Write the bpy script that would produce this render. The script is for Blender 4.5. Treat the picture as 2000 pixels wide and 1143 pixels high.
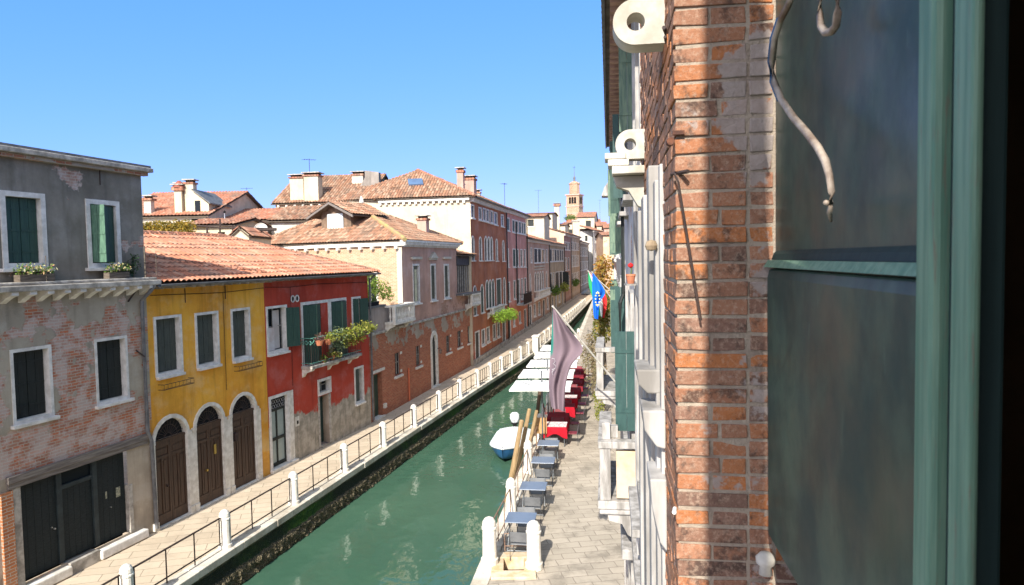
import bpy, bmesh, math, random
from math import sin, cos, tan, pi, radians as R, floor, sqrt, atan2
from mathutils import Vector, noise
random.seed(7)
scene = bpy.context.scene
for o in list(bpy.data.objects): bpy.data.objects.remove(o)
COL = scene.collection
# ------------------------------------------------------------------ camera
H = 7.0
PITCH, ROLL = R(2.813), 0.018
cr, cu, cf = Vector((1,0,0)), Vector((0, sin(PITCH), cos(PITCH))), Vector((0, cos(PITCH), -sin(PITCH)))
r2 = cr*cos(ROLL) - cu*sin(ROLL); u2 = cr*sin(ROLL) + cu*cos(ROLL)
cam = bpy.data.cameras.new('camera'); camo = bpy.data.objects.new('camera', cam); COL.objects.link(camo)
from mathutils import Matrix
m3 = Matrix((r2, u2, -cf)).transposed()
camo.matrix_world = Matrix.Translation((0,0,H)) @ m3.to_4x4()
cam.sensor_width = 36; cam.lens = 24.0; cam.clip_start = .02; cam.clip_end = 4000
cam.dof.use_dof = True; cam.dof.focus_distance = 7.0; cam.dof.aperture_fstop = 6.0
scene.camera = camo
def at(px, py, Y):
    d = cf + r2*((px-1000)/1333.0) - u2*((py-571.5)/1333.0)
    k = Y/d.y
    return Vector((0,0,H)) + d*k
# ------------------------------------------------------------------ light
SUN_H, SUN_E = R(14.5), R(35)
w = bpy.data.worlds.new('World'); scene.world = w; w.use_nodes = True
nt = w.node_tree; nt.nodes.clear()
sky = nt.nodes.new('ShaderNodeTexSky'); sky.sky_type = 'NISHITA'; sky.sun_disc = False
sky.sun_elevation = SUN_E; sky.sun_rotation = SUN_H + pi; sky.air_density = 1.0; sky.dust_density = .1; sky.ozone_density = 2.0
bgw = nt.nodes.new('ShaderNodeBackground'); bgw.inputs[1].default_value = .12
wo = nt.nodes.new('ShaderNodeOutputWorld')
# colour response of the sky per channel, plus an added broad warm glow round the sun to fill the facades
sep = nt.nodes.new('ShaderNodeSeparateColor'); nt.links.new(sky.outputs[0], sep.inputs[0]); cmb = nt.nodes.new('ShaderNodeCombineColor')
for i_, (a_, p_) in enumerate(((.054,.84),(.140,.48),(.17,.75))):
    pw = nt.nodes.new('ShaderNodeMath'); pw.operation = 'POWER'; pw.inputs[1].default_value = p_; nt.links.new(sep.outputs[i_], pw.inputs[0])
    ml_ = nt.nodes.new('ShaderNodeMath'); ml_.operation = 'MULTIPLY'; ml_.inputs[1].default_value = a_; nt.links.new(pw.outputs[0], ml_.inputs[0]); nt.links.new(ml_.outputs[0], cmb.inputs[i_])
tc = nt.nodes.new('ShaderNodeTexCoord'); dt = nt.nodes.new('ShaderNodeVectorMath'); dt.operation = 'DOT_PRODUCT'; nt.links.new(tc.outputs['Generated'], dt.inputs[0])
dt.inputs[1].default_value = (-sin(SUN_H)*cos(SUN_E), -cos(SUN_H)*cos(SUN_E), sin(SUN_E))
mx_ = nt.nodes.new('ShaderNodeMath'); mx_.operation = 'MAXIMUM'; mx_.inputs[1].default_value = 0; nt.links.new(dt.outputs['Value'], mx_.inputs[0])
p4 = nt.nodes.new('ShaderNodeMath'); p4.operation = 'POWER'; p4.inputs[1].default_value = 3.5; nt.links.new(mx_.outputs[0], p4.inputs[0])
gl_ = nt.nodes.new('ShaderNodeVectorMath'); gl_.operation = 'SCALE'; gl_.inputs[0].default_value = (1.35,1.15,.85); nt.links.new(p4.outputs[0], gl_.inputs['Scale'])
ad_ = nt.nodes.new('ShaderNodeVectorMath'); ad_.operation = 'ADD'; nt.links.new(cmb.outputs[0], ad_.inputs[0]); nt.links.new(gl_.outputs[0], ad_.inputs[1])
nt.links.new(ad_.outputs[0], bgw.inputs[0]); nt.links.new(bgw.outputs[0], wo.inputs[0]); bgw.inputs[1].default_value = 1.0
sl = bpy.data.lights.new('sun', 'SUN'); sl.energy = 4.0; sl.angle = R(.5); sl.color = (1, .95, .86)
so = bpy.data.objects.new('sun', sl); COL.objects.link(so); so.location = (0, -20, 40)
so.rotation_euler = Vector((sin(SUN_H)*cos(SUN_E), cos(SUN_H)*cos(SUN_E), -sin(SUN_E))).to_track_quat('-Z', 'Y').to_euler()
scene.view_settings.view_transform = 'Standard'; scene.view_settings.look = 'None'
scene.view_settings.exposure = 1.08; scene.view_settings.gamma = 1
scene.cycles.max_bounces = 6; scene.cycles.diffuse_bounces = 4; scene.cycles.use_denoising = True
# ------------------------------------------------------------------ node helpers
def nd(nt, typ, ins=None, **props):
    n = nt.nodes.new(typ)
    for k, v in props.items(): setattr(n, k, v)
    for k, v in (ins or {}).items():
        s = n.inputs[k]
        if isinstance(v, bpy.types.NodeSocket): nt.links.new(v, s)
        elif isinstance(v, (tuple, list)) and s.type == 'RGBA' and len(v) == 3: s.default_value = (*v, 1)
        else: s.default_value = v
    return n
def mix(nt, f, a, b, mode='MIX'):
    n = nt.nodes.new('ShaderNodeMix'); n.data_type = 'RGBA'; n.blend_type = mode
    for i, v in ((0, f), (6, a), (7, b)):
        if isinstance(v, bpy.types.NodeSocket): nt.links.new(v, n.inputs[i])
        elif i == 0: n.inputs[0].default_value = v
        else: n.inputs[i].default_value = (*v[:3], 1)
    return n.outputs[2]
def mth(nt, op, a, b=0.0, clamp=False):
    n = nt.nodes.new('ShaderNodeMath'); n.operation = op; n.use_clamp = clamp
    for i, v in ((0, a), (1, b)):
        if isinstance(v, bpy.types.NodeSocket): nt.links.new(v, n.inputs[i])
        else: n.inputs[i].default_value = v
    return n.outputs[0]
def ramp(nt, f, stops):
    n = nt.nodes.new('ShaderNodeValToRGB'); nt.links.new(f, n.inputs[0])
    e = n.color_ramp.elements
    while len(e) < len(stops): e.new(.5)
    for i, (p, c) in enumerate(stops):
        e[i].position = p; e[i].color = (*c, 1) if isinstance(c, (tuple, list)) else (c, c, c, 1)
    return n.outputs[0]
def smooth(nt, f, a, b):
    n = nd(nt, 'ShaderNodeMapRange', {0: f, 1: a, 2: b}, interpolation_type='SMOOTHSTEP'); return n.outputs[0]
def nz(nt, vec, sc, det=4, ro=.55, dim='3D'):
    return nd(nt, 'ShaderNodeTexNoise', {'Vector': vec, 'Scale': sc, 'Detail': det, 'Roughness': ro}).outputs[0]
def scl(nt, vec, s, loc=(0,0,0)):
    return nd(nt, 'ShaderNodeMapping', {'Vector': vec, 'Scale': s, 'Location': loc}).outputs[0]
def newmat(name, rough=.8, spec=.3):
    m = bpy.data.materials.new(name); m.use_nodes = True; nt = m.node_tree
    b = nt.nodes['Principled BSDF']; b.inputs['Roughness'].default_value = rough; b.inputs['Specular IOR Level'].default_value = spec
    return m, nt, b
def setc(nt, b, c):
    if isinstance(c, bpy.types.NodeSocket): nt.links.new(c, b.inputs['Base Color'])
    else: b.inputs['Base Color'].default_value = (*c, 1)
def bump(nt, b, h, st=.4, d=.02):
    n = nd(nt, 'ShaderNodeBump', {'Height': h, 'Strength': st, 'Distance': d}); nt.links.new(n.outputs[0], b.inputs['Normal'])
def uvs(nt): return nd(nt, 'ShaderNodeUVMap', uv_map='UVMap').outputs[0]
def objc(nt): return nd(nt, 'ShaderNodeTexCoord').outputs['Object']
MATS = {}
def simple(name, c1, c2=None, sc=6, rough=.75, bs=.25, spec=.3, metal=0, det=5, stretch=(1,1,1), bd=.01):
    if name in MATS: return MATS[name]
    m, nt, b = newmat(name, rough, spec); b.inputs['Metallic'].default_value = metal
    v = scl(nt, objc(nt), stretch)
    n = nz(nt, v, sc, det, .6)
    c2 = c2 or tuple(x*.72 for x in c1)
    setc(nt, b, mix(nt, smooth(nt, n, .32, .68), c1, c2))
    if bs: bump(nt, b, nz(nt, v, sc*5, 4, .6), bs, bd)
    MATS[name] = m; return m
def brick_cols(nt, uv, sc=1.0, pal=None, mortar=(.42,.36,.29)):
    """returns colour, mortar factor. uv in metres, bricks .25 x .065"""
    pal = pal or ((.42,.15,.06), (.30,.10,.05), (.48,.22,.11))
    wob = nd(nt, 'ShaderNodeVectorMath', {0: uv, 1: nd(nt, 'ShaderNodeVectorMath', {0: nd(nt, 'ShaderNodeTexNoise', {'Vector': uv, 'Scale': 6.0, 'Detail': 2}).outputs[1], 3: .02}, operation='SCALE').outputs[0]}, operation='ADD').outputs[0]
    bt = nd(nt, 'ShaderNodeTexBrick', {'Vector': wob, 'Scale': sc, 'Color1': (0,0,0), 'Color2': (1,1,1), 'Mortar': (.5,.5,.5), 'Mortar Size': .009, 'Mortar Smooth': .2, 'Bias': 0.0, 'Brick Width': .24, 'Row Height': .068})
    c = ramp(nt, bt.outputs[0], [(0, pal[0]), (.45, pal[1]), (.75, pal[2]), (1, pal[0])])
    c = mix(nt, mth(nt, 'MULTIPLY', nz(nt, uv, 9, 4), .5), c, tuple(x*.55 for x in pal[1]))
    return mix(nt, bt.outputs[1], c, mortar), bt.outputs[1]
def plaster(name, c1, c2, peel=.62, peelz=None, pal=None, streak=.35, base=None, mortar=(.42,.36,.29), white=0.0, bsc=1.0, peelsc=.8, grime=(.10,.09,.08), gr=.35):
    """aged stucco, brick where it has fallen off. peel: noise threshold (higher = less brick); peelz (z0,z1,amount): threshold lowered below z0"""
    m, nt, b = newmat(name, .9, .15)
    uv = uvs(nt); v = nd(nt, 'ShaderNodeSeparateXYZ', {0: uv}).outputs[1]
    n1 = nz(nt, uv, .55, 6, .6)
    c = mix(nt, smooth(nt, n1, .35, .65), c1, c2)
    c = mix(nt, mth(nt, 'MULTIPLY', smooth(nt, nz(nt, uv, 3.5, 6, .7), .5, .75), .35), c, tuple(min(1, x*1.25+.02) for x in c1))
    lum = sum(c1)/3
    c = mix(nt, mth(nt, 'MULTIPLY', smooth(nt, nz(nt, uv, .85, 9, .68), .48, .64), .42), c, tuple(min(.8, x*.75+lum*.45+.05) for x in c1))
    c = mix(nt, mth(nt, 'MULTIPLY', smooth(nt, nz(nt, scl(nt, uv, (1, .5, 1), (7,3,0)), .6, 8, .66), .50, .66), .42), c, tuple(x*.55 for x in c2))
    st = nz(nt, scl(nt, uv, (2.6, .16, 1)), 1.6, 5, .6)
    c = mix(nt, mth(nt, 'MULTIPLY', smooth(nt, st, .48, .75), streak), c, tuple(x*.45 for x in c2))
    c = mix(nt, mth(nt, 'MULTIPLY', smooth(nt, nz(nt, uv, 1.3, 8, .7), .52, .78), gr), c, grime)
    c = mix(nt, mth(nt, 'MULTIPLY', nz(nt, uv, 24, 3, .7), .22), c, tuple(x*.5 for x in c2))
    hgt = nz(nt, uv, 14, 5, .6)
    dp = mth(nt, 'ADD', v, mth(nt, 'MULTIPLY', mth(nt, 'SUBTRACT', nz(nt, uv, 1.7, 6, .65), .5), 1.6))
    c = mix(nt, mth(nt, 'MULTIPLY', smooth(nt, dp, .95, .35), .45), c, tuple(x*.35+.05 for x in c2))     # rising damp
    c = mix(nt, mth(nt, 'MULTIPLY', mth(nt, 'MULTIPLY', smooth(nt, dp, 1.5, 1.1), smooth(nt, dp, .8, 1.0)), .35), c, tuple(min(.6, x*.6+.22) for x in c1))     # salt bloom
    if base:      # (z_top, col1, col2): lower band of another plaster, ragged top
        zz = mth(nt, 'ADD', v, mth(nt, 'MULTIPLY', mth(nt, 'SUBTRACT', nz(nt, uv, 1.1, 5, .6), .5), 1.4))
        f = smooth(nt, zz, base[0]+.05, base[0]-.05)
        bc = mix(nt, smooth(nt, nz(nt, uv, 2.6, 6, .65), .38, .62), base[1], base[2])
        bc = mix(nt, mth(nt, 'MULTIPLY', smooth(nt, nz(nt, scl(nt, uv, (4, .5, 1)), 1.8, 5), .5, .7), .5), bc, tuple(x*.4 for x in base[2]))
        c = mix(nt, f, c, bc)
    if peel < 1:
        pn = nz(nt, uv, peelsc, 8, .62)
        if peelz:
            zf = smooth(nt, v, peelz[1], peelz[0])
            pn = mth(nt, 'ADD', pn, mth(nt, 'MULTIPLY', zf, peelz[2]))
        f = smooth(nt, pn, peel-.008, peel+.012)
        bc, mo = brick_cols(nt, uv, bsc, pal, mortar)
        if white: bc = mix(nt, mth(nt, 'MULTIPLY', smooth(nt, nz(nt, uv, 2.2, 6, .7), .42, .58), white), bc, (.55,.50,.46))
        c = mix(nt, f, c, bc)
        hgt = mth(nt, 'SUBTRACT', mth(nt, 'MULTIPLY', hgt, .3), mth(nt, 'ADD', mth(nt, 'MULTIPLY', f, .8), mth(nt, 'MULTIPLY', mth(nt, 'MULTIPLY', mo, f), .7)))
    setc(nt, b, c); bump(nt, b, hgt, .6, .02)
    return m
def roofmat(name, pal, grey=.3, w=.2, L=.36):
    m, nt, b = newmat(name, .85, .2)
    uv = uvs(nt)
    s = scl(nt, uv, (1/w, 1/L, 1))
    cell = nd(nt, 'ShaderNodeVectorMath', {0: s}, operation='FLOOR').outputs[0]
    wn = nd(nt, 'ShaderNodeTexWhiteNoise', {0: cell}, noise_dimensions='2D').outputs[0]
    c = ramp(nt, wn, [(0, pal[0]), (.3, pal[1]), (.55, pal[2]), (.8, pal[3]), (1, pal[0])])
    g = mth(nt, 'MULTIPLY', smooth(nt, nz(nt, scl(nt, uv, (1, .45, 1)), .7, 6, .65), .45, .62), grey)
    c = mix(nt, g, c, (.20,.17,.13))
    c = mix(nt, mth(nt, 'MULTIPLY', smooth(nt, nz(nt, uv, 9, 5, .7), .5, .75), .55), c, (.09,.06,.04))
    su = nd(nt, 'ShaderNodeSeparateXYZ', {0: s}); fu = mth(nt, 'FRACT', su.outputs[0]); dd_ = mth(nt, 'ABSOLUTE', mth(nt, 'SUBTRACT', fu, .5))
    c = mix(nt, mth(nt, 'MULTIPLY', smooth(nt, dd_, .36, .46), .75), c, (.045,.03,.022))     # shade of the tile gaps painted into the channels, along with dirt
    fv = mth(nt, 'FRACT', su.outputs[1]); c = mix(nt, mth(nt, 'MULTIPLY', smooth(nt, mth(nt, 'ADD', fv, mth(nt, 'MULTIPLY', wn, .08)), .86, .97), .32), c, (.05,.033,.025))  # shadow-like dark line painted along the course edges, with some dirt
    setc(nt, b, c); bump(nt, b, nz(nt, uv, 40, 4), .35, .01)
    return m
# ------------------------------------------------------------------ mesh helpers
class MB:
    def __init__(s): s.v = []; s.f = []; s.cols = None
    def add(s, vs, fs):
        n = len(s.v); s.v += [tuple(p) for p in vs]; s.f += [tuple(i+n for i in q) for q in fs]; return s
    def box(s, x0, x1, y0, y1, z0, z1):
        return s.add([(x0,y0,z0),(x1,y0,z0),(x1,y1,z0),(x0,y1,z0),(x0,y0,z1),(x1,y0,z1),(x1,y1,z1),(x0,y1,z1)],
                     [(3,2,1,0),(4,5,6,7),(0,1,5,4),(1,2,6,5),(2,3,7,6),(3,0,4,7)])
    def obox(s, c, ax, ay, az):
        c = Vector(c); ax, ay, az = Vector(ax), Vector(ay), Vector(az)
        P = [c+ax*i+ay*j+az*k for k in (-1,1) for j in (-1,1) for i in (-1,1)]
        return s.add(P, [(2,3,1,0),(4,5,7,6),(0,1,5,4),(1,3,7,5),(3,2,6,7),(2,0,4,6)])
    def quad(s, a, b, c, d): return s.add([a,b,c,d], [(0,1,2,3)])
    def poly(s, pts): return s.add(pts, [tuple(range(len(pts)))])
    def prism(s, pts, d):
        """extrude a polygon by vector d"""
        n = len(pts); d = Vector(d); P = [Vector(p) for p in pts]
        return s.add(P+[p+d for p in P], [tuple(range(n-1,-1,-1)), tuple(range(n, 2*n))]+[(i,(i+1)%n,(i+1)%n+n,i+n) for i in range(n)])
    def cyl(s, p, q, r, n=8, r2=None, caps=True):
        p, q = Vector(p), Vector(q); r2 = r if r2 is None else r2
        d = (q-p).normalized(); a = d.orthogonal().normalized(); b = d.cross(a)
        vs = [p+(a*cos(2*pi*i/n)+b*sin(2*pi*i/n))*r for i in range(n)]+[q+(a*cos(2*pi*i/n)+b*sin(2*pi*i/n))*r2 for i in range(n)]
        fs = [(i,(i+1)%n,(i+1)%n+n,i+n) for i in range(n)]
        if caps: fs += [tuple(range(n-1,-1,-1)), tuple(range(n,2*n))]
        return s.add(vs, fs)
    def tube(s, pts, r, n=6, flat=1.0):
        P = [Vector(p) for p in pts]; rings = []; up = Vector((0,0,1)); base = len(s.v)
        for i, p in enumerate(P):
            d = (P[min(i+1,len(P)-1)]-P[max(i-1,0)]).normalized()
            a = d.cross(up); a = a.normalized() if a.length > 1e-4 else Vector((1,0,0)); b = d.cross(a).normalized()
            rr = r[i] if isinstance(r, (list,tuple)) else r
            s.v += [tuple(p+(a*cos(2*pi*k/n)+b*sin(2*pi*k/n)*flat)*rr) for k in range(n)]
        for i in range(len(P)-1):
            for k in range(n): s.f.append((base+i*n+k, base+i*n+(k+1)%n, base+(i+1)*n+(k+1)%n, base+(i+1)*n+k))
        s.f.append(tuple(base+k for k in range(n-1,-1,-1))); s.f.append(tuple(base+(len(P)-1)*n+k for k in range(n)))
        return s
    def lathe(s, prof, c=(0,0,0), n=12):
        base = len(s.v)
        for r, z in prof: s.v += [(c[0]+r*cos(2*pi*k/n), c[1]+r*sin(2*pi*k/n), c[2]+z) for k in range(n)]
        for i in range(len(prof)-1):
            for k in range(n): s.f.append((base+i*n+k, base+i*n+(k+1)%n, base+(i+1)*n+(k+1)%n, base+(i+1)*n+k))
        s.f.append(tuple(base+k for k in range(n-1,-1,-1))); s.f.append(tuple(base+(len(prof)-1)*n+k for k in range(n)))
        return s
    def mesh(s, name, uv=None):
        me = bpy.data.meshes.new(name); me.from_pydata(s.v, [], s.f); me.update()
        ul = me.uv_layers.new(name='UVMap')
        if uv:
            for l in me.loops: ul.data[l.index].uv = uv[l.vertex_index]
        else:
            for p in me.polygons:
                n = p.normal
                if abs(n.z) > .75:
                    for li in p.loop_indices:
                        co = me.vertices[me.loops[li].vertex_index].co; ul.data[li].uv = (co.x, co.y)
                else:
                    t = Vector((-n.y, n.x, 0)); t = t.normalized()
                    if t.x < 0 or (abs(t.x) < 1e-3 and t.y < 0): t = -t
                    for li in p.loop_indices:
                        co = me.vertices[me.loops[li].vertex_index].co; ul.data[li].uv = (co.dot(t), co.z)
        return me
    def build(s, name, m, parent=None, smooth=False, bevel=0, uv=None, label=None):
        me = s.mesh(name, uv)
        o = bpy.data.objects.new(name, me); COL.objects.link(o)
        me.materials.append(m)
        if smooth:
            for p in me.polygons: p.use_smooth = True
        if bevel:
            md = o.modifiers.new('bevel', 'BEVEL'); md.width = bevel; md.segments = 2; md.limit_method = 'ANGLE'
        if parent: o.parent = parent
        if label: o['label'] = label
        return o
def tag(o, label, cat, group=None):
    o['label'] = label; o['category'] = cat
    if group: o['group'] = group
    return o
def thing(name, label, cat, loc=(0,0,0), rz=0, group=None):
    o = bpy.data.objects.new(name, None); COL.objects.link(o); o.location = loc; o.rotation_euler = (0,0,rz)
    o.empty_display_size = .2
    return tag(o, label, cat, group)
def struct(o): o['kind'] = 'structure'; return o
def stuff(o, label, cat): o['kind'] = 'stuff'; return tag(o, label, cat)
def kids(o): return [c for c in KID.get(o.name, [])]
def dup(root, loc=None, rz=None, label=None, group=None, scale=None):
    def cp(o, par):
        c = o.copy(); COL.objects.link(c)
        if par: c.parent = par
        for k in list(o.children): cp(k, c)
        return c
    c = cp(root, None)
    if loc is not None: c.location = loc
    if rz is not None: c.rotation_euler = (0,0,rz)
    if scale: c.scale = scale
    if label: c['label'] = label
    if group: c['group'] = group
    return c
ORD = ['nearest','second','third','fourth','fifth','sixth','seventh','eighth','ninth','tenth','eleventh','twelfth','thirteenth','fourteenth','fifteenth','sixteenth','seventeenth','eighteenth','nineteenth','twentieth','twenty-first','twenty-second','twenty-third','twenty-fourth','twenty-fifth','twenty-sixth']
def wall(W, Ht, ops, m, parent, name='wall', u0=0, z0=0, rev=.24, y=0.0, s=1, label=None, top=None):
    """wall sheet in the plane y with holes; ops: (u0,u1,z0,z1,kind) kind r/a/p; reveals go inward by rev*s (skipped where a frame lines them)"""
    mb = MB(); xs = sorted({u0, W, *[o[0] for o in ops], *[o[1] for o in ops]}); zs = sorted({z0, Ht, *[o[2] for o in ops], *[o[3] for o in ops]})
    xs = [x for x in xs if u0-1e-6 <= x <= W+1e-6]; zs = [z for z in zs if z0-1e-6 <= z <= Ht+1e-6]
    for i in range(len(xs)-1):
        for j in range(len(zs)-1):
            cx, cz = (xs[i]+xs[i+1])/2, (zs[j]+zs[j+1])/2
            if any(o[0] < cx < o[1] and o[2] < cz < o[3] for o in ops): continue
            mb.quad((xs[i],y,zs[j]), (xs[i+1],y,zs[j]), (xs[i+1],y,zs[j+1]), (xs[i],y,zs[j+1]))
    for o in ops:
        if o[2] < z0-.5 or o[3] > Ht+.5: continue
        k = o[4] if len(o) > 4 else 'r'
        if k in 'ap':
            pts = arch_pts(o[0], o[1], o[3], k)
            for a, b in zip(pts, pts[1:]):
                if o[3]-min(a[1], b[1]) > 1e-5: mb.quad((a[0],y,a[1]), (b[0],y,b[1]), (b[0],y,o[3]), (a[0],y,o[3]))
    return mb.build(name, m, parent, label=label)
def arch_pts(a, b, top, k, n=10):
    c = (a+b)/2; r = (b-a)/2
    if k == 'a': return [(c-r*cos(pi*i/n), top-r+r*sin(pi*i/n)) for i in range(n+1)]
    h = r*1.5    # pointed
    out = []
    for i in range(n+1):
        t = i/n
        if t <= .5: q = t*2; out.append((a+r*(1-cos(q*pi/2))**1.0*1.0, top-h+h*sin(q*pi/2)**.9))
        else: q = (1-t)*2; out.append((b-r*(1-cos(q*pi/2)), top-h+h*sin(q*pi/2)**.9))
    return out
def frame(parent, u0, u1, z0, z1, kind='r', fw=.1, rev=.2, proud=.03, m=None, name='frame', sill=True, s=1, y=0.0, open_bottom=False):
    """stone surround lining an opening; outline path bottom-left, up, over, down"""
    if kind == 'r': inn = [(u0,z0),(u0,z1),(u1,z1),(u1,z0)]; out = [(u0-fw,z0-(0 if open_bottom else fw)),(u0-fw,z1+fw),(u1+fw,z1+fw),(u1+fw,z0-(0 if open_bottom else fw))]
    else:
        ip = arch_pts(u0, u1, z1, kind); op = arch_pts(u0-fw, u1+fw, z1+fw, kind)
        inn = [(u0,z0)]+ip+[(u1,z0)]; out = [(u0-fw,z0)]+op+[(u1+fw,z0)]
    mb = MB(); n = len(inn); rng = range(n if (kind == 'r' and not open_bottom) else n-1)
    for i in rng:
        j = (i+1)%n; a, b, c, d = inn[i], inn[j], out[j], out[i]
        mb.quad((a[0],y-proud*s,a[1]), (b[0],y-proud*s,b[1]), (c[0],y-proud*s,c[1]), (d[0],y-proud*s,d[1]))
        mb.quad((a[0],y-proud*s,a[1]), (a[0],y+rev*s,a[1]), (b[0],y+rev*s,b[1]), (b[0],y-proud*s,b[1]))
        mb.quad((d[0],y-proud*s,d[1]), (c[0],y-proud*s,c[1]), (c[0],y+.06*s,c[1]), (d[0],y+.06*s,d[1]))
    return mb.build(name, m or M['stone'], parent)
def hole(u0, u1, z0, z1, kind='r', fw=.1, open_bottom=False):
    """the hole in the wall that a frame() fills"""
    e = 0 if (open_bottom or kind != 'r') else fw
    return (u0-fw+.002, u1+fw-.002, z0-e+(.002 if e else 0), z1+fw-.002, kind)
def leaf(mb, u0, u1, z0, z1, y, th=.035, planks=3, s=1, straps=3):
    w_ = (u1-u0)/planks
    for i in range(planks): mb.box(u0+i*w_+.004, u0+(i+1)*w_-.004, min(y, y+th*s), max(y, y+th*s), z0, z1)
    for k in range(straps):
        zz = z0+(z1-z0)*((k+.5)/straps); mb.box(u0+.01, u1-.01, min(y-.012*s, y-.001*s), max(y-.012*s, y-.001*s), zz-.022, zz+.022)
def pane(parent, u0, u1, z0, z1, kind='r', y=.17, s=1, m=None, bars=True, name='pane'):
    mb = MB()
    if kind == 'r': mb.quad((u0,y*s,z0), (u1,y*s,z0), (u1,y*s,z1), (u0,y*s,z1))
    else: mb.poly([(u0,y*s,z0)]+[(p[0],y*s,p[1]) for p in arch_pts(u0,u1,z1,kind)]+[(u1,y*s,z0)])
    o = mb.build(name, m or M['glass'], parent)
    if bars:
        b = MB(); c = (u0+u1)/2; f = .035; yy = (y-.03)
        zt = z1-(0 if kind == 'r' else (u1-u0)/2*.8)
        b.box(c-f, c+f, yy, yy+.025, z0+f, zt); b.box(u0, u0+f, yy, yy+.025, z0, zt); b.box(u1-f, u1, yy, yy+.025, z0, zt)
        b.box(u0+f, c-f, yy, yy+.025, z0+(z1-z0)*.55, z0+(z1-z0)*.55+.03); b.box(c+f, u1-f, yy, yy+.025, z0+(z1-z0)*.55, z0+(z1-z0)*.55+.03)
        b.build('sash', M['sash'], parent)
    return o
def window(parent, u0, u1, z0, z1, kind='r', fw=.1, rev=.2, shut='closed', sm=None, fm=None, sill=True, proud=.03, sy=.09, y=0.0, bars=True, sillw=.08, s=1, gm=None):
    f = frame(parent, u0, u1, z0, z1, kind, fw, rev, proud, fm, 'window', y=y)
    if sill:
        MB().box(u0-fw-sillw, u1+fw+sillw, y-proud-.09, y+.05, z0-(fw if kind == 'r' else 0)-.075, z0-(fw if kind == 'r' else 0)).build('sill', fm or M['stone'], f, bevel=.008)
    if kind != 'r' or True:
        if shut != 'closed': pane(f, u0, u1, z0, z1, kind, y+rev-.02, m=gm, bars=bars)
    c = (u0+u1)/2; sm = sm or M['shutter']
    if shut == 'closed':
        for a, b in ((u0+.01, c-.004), (c+.004, u1-.01)):
            mb = MB(); leaf(mb, a, b, z0+.015, z1-.015, y+sy, planks=2)
            mb.build('shutter', sm, f)
        MB().quad((u0,y+rev-.01,z0),(u1,y+rev-.01,z0),(u1,y+rev-.01,z1),(u0,y+rev-.01,z1)).build('back_board', M['dark'], f)
    return f
def swung(parent, hx, z0, z1, width, ang, y=-.04, m=None, flip=1, planks=2):
    """shutter leaf hinged at hx, opened by ang degrees (0 = closed, 90 = square to the wall, 180 = flat against it). flip=1: leaf would close towards +u"""
    mb = MB(); leaf(mb, 0, width, z0, z1, 0, planks=planks)
    o = mb.build('shutter', m or M['shutter'], parent); o.location = (hx, y, 0)
    o.rotation_euler = (0, 0, -R(ang) if flip > 0 else pi+R(ang))
    return o
def tiled(name, pts, m, parent=None, w=.2, L=.36, amp=.06, seg=6, thick=.05, label=None):
    """clay tile roof plane: planar convex polygon, first edge = eave. Real corrugation and courses."""
    P = [Vector(p) for p in pts]; e = (P[1]-P[0]).normalized(); n = (P[1]-P[0]).cross(P[-1]-P[0]).normalized()
    if n.z < 0: n = -n
    s = n.cross(e).normalized()
    if (P[-1]-P[0]).dot(s) < 0 and (P[2]-P[0]).dot(s) < 0: s = -s
    q = [((p-P[0]).dot(e), (p-P[0]).dot(s)) for p in P]
    a0, a1 = min(x for x, _ in q), max(x for x, _ in q); b1 = max(y for _, y in q)
    da = w/seg; na = int((a1-a0)/da)+2; a0 = floor(a0/w)*w
    bs = []; k = 0
    while k*L < b1+L: bs += [k*L, k*L+L*.93]; k += 1
    bm = bmesh.new(); grid = [[bm.verts.new((a0+i*da, b, 0)) for i in range(na+seg)] for b in bs]
    for j in range(len(bs)-1):
        for i in range(na+seg-1): bm.faces.new((grid[j][i], grid[j][i+1], grid[j+1][i+1], grid[j+1][i]))
    cx = sum(x for x, _ in q)/len(q); cy = sum(y for _, y in q)/len(q)
    for i in range(len(q)):
        x0, y0 = q[i]; x1, y1 = q[(i+1)%len(q)]; no = Vector((y1-y0, -(x1-x0), 0))
        if no.dot(Vector((cx-x0, cy-y0, 0))) > 0: no = -no
        bmesh.ops.bisect_plane(bm, geom=bm.verts[:]+bm.edges[:]+bm.faces[:], plane_co=(x0,y0,0), plane_no=no.normalized(), clear_outer=True, dist=1e-5)
    me = bpy.data.meshes.new(name); uv = bm.loops.layers.uv.new('UVMap')
    for f in bm.faces:
        for l in f.loops: l[uv].uv = (l.vert.co.x, l.vert.co.y+1e-3)
    for v in bm.verts:
        a, b = v.co.x, v.co.y; col = floor(a/w+1e-6); row = floor(b/L+1e-4)
        ph = (a/w)%1.0
        hh = amp*abs(sin(pi*a/w)) ; stp = .032*(1-((b/L)%1.0)) if (b/L)%1.0 < .95 else .0
        jit = (noise.noise(Vector((col*3.7, row*2.3, 1)))*.012)
        v.co = P[0]+e*a+s*b+n*(hh+stp+jit)
    bm.to_mesh(me); bm.free()
    o = bpy.data.objects.new(name, me); COL.objects.link(o); me.materials.append(m)
    if parent: o.parent = parent
    if label: o['label'] = label
    for p in me.polygons: p.use_smooth = False
    # underside board
    MBu = MB(); MBu.prism([p-n*thick for p in P], n*(-.04)); MBu.build('roof_board', M['oldwood'], o)
    return o
def ridge(parent, a, b, m, r=.11, name='ridge_tiles', L=.38):
    a, b = Vector(a), Vector(b); d = b-a; k = max(1, int(d.length/L)); mb = MB()
    for i in range(k):
        p = a+d*(i/k); q = a+d*((i+1.12)/k)
        mb.cyl(p, q, r*1.02, 8, r*.85)
    return mb.build(name, m, parent)
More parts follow.
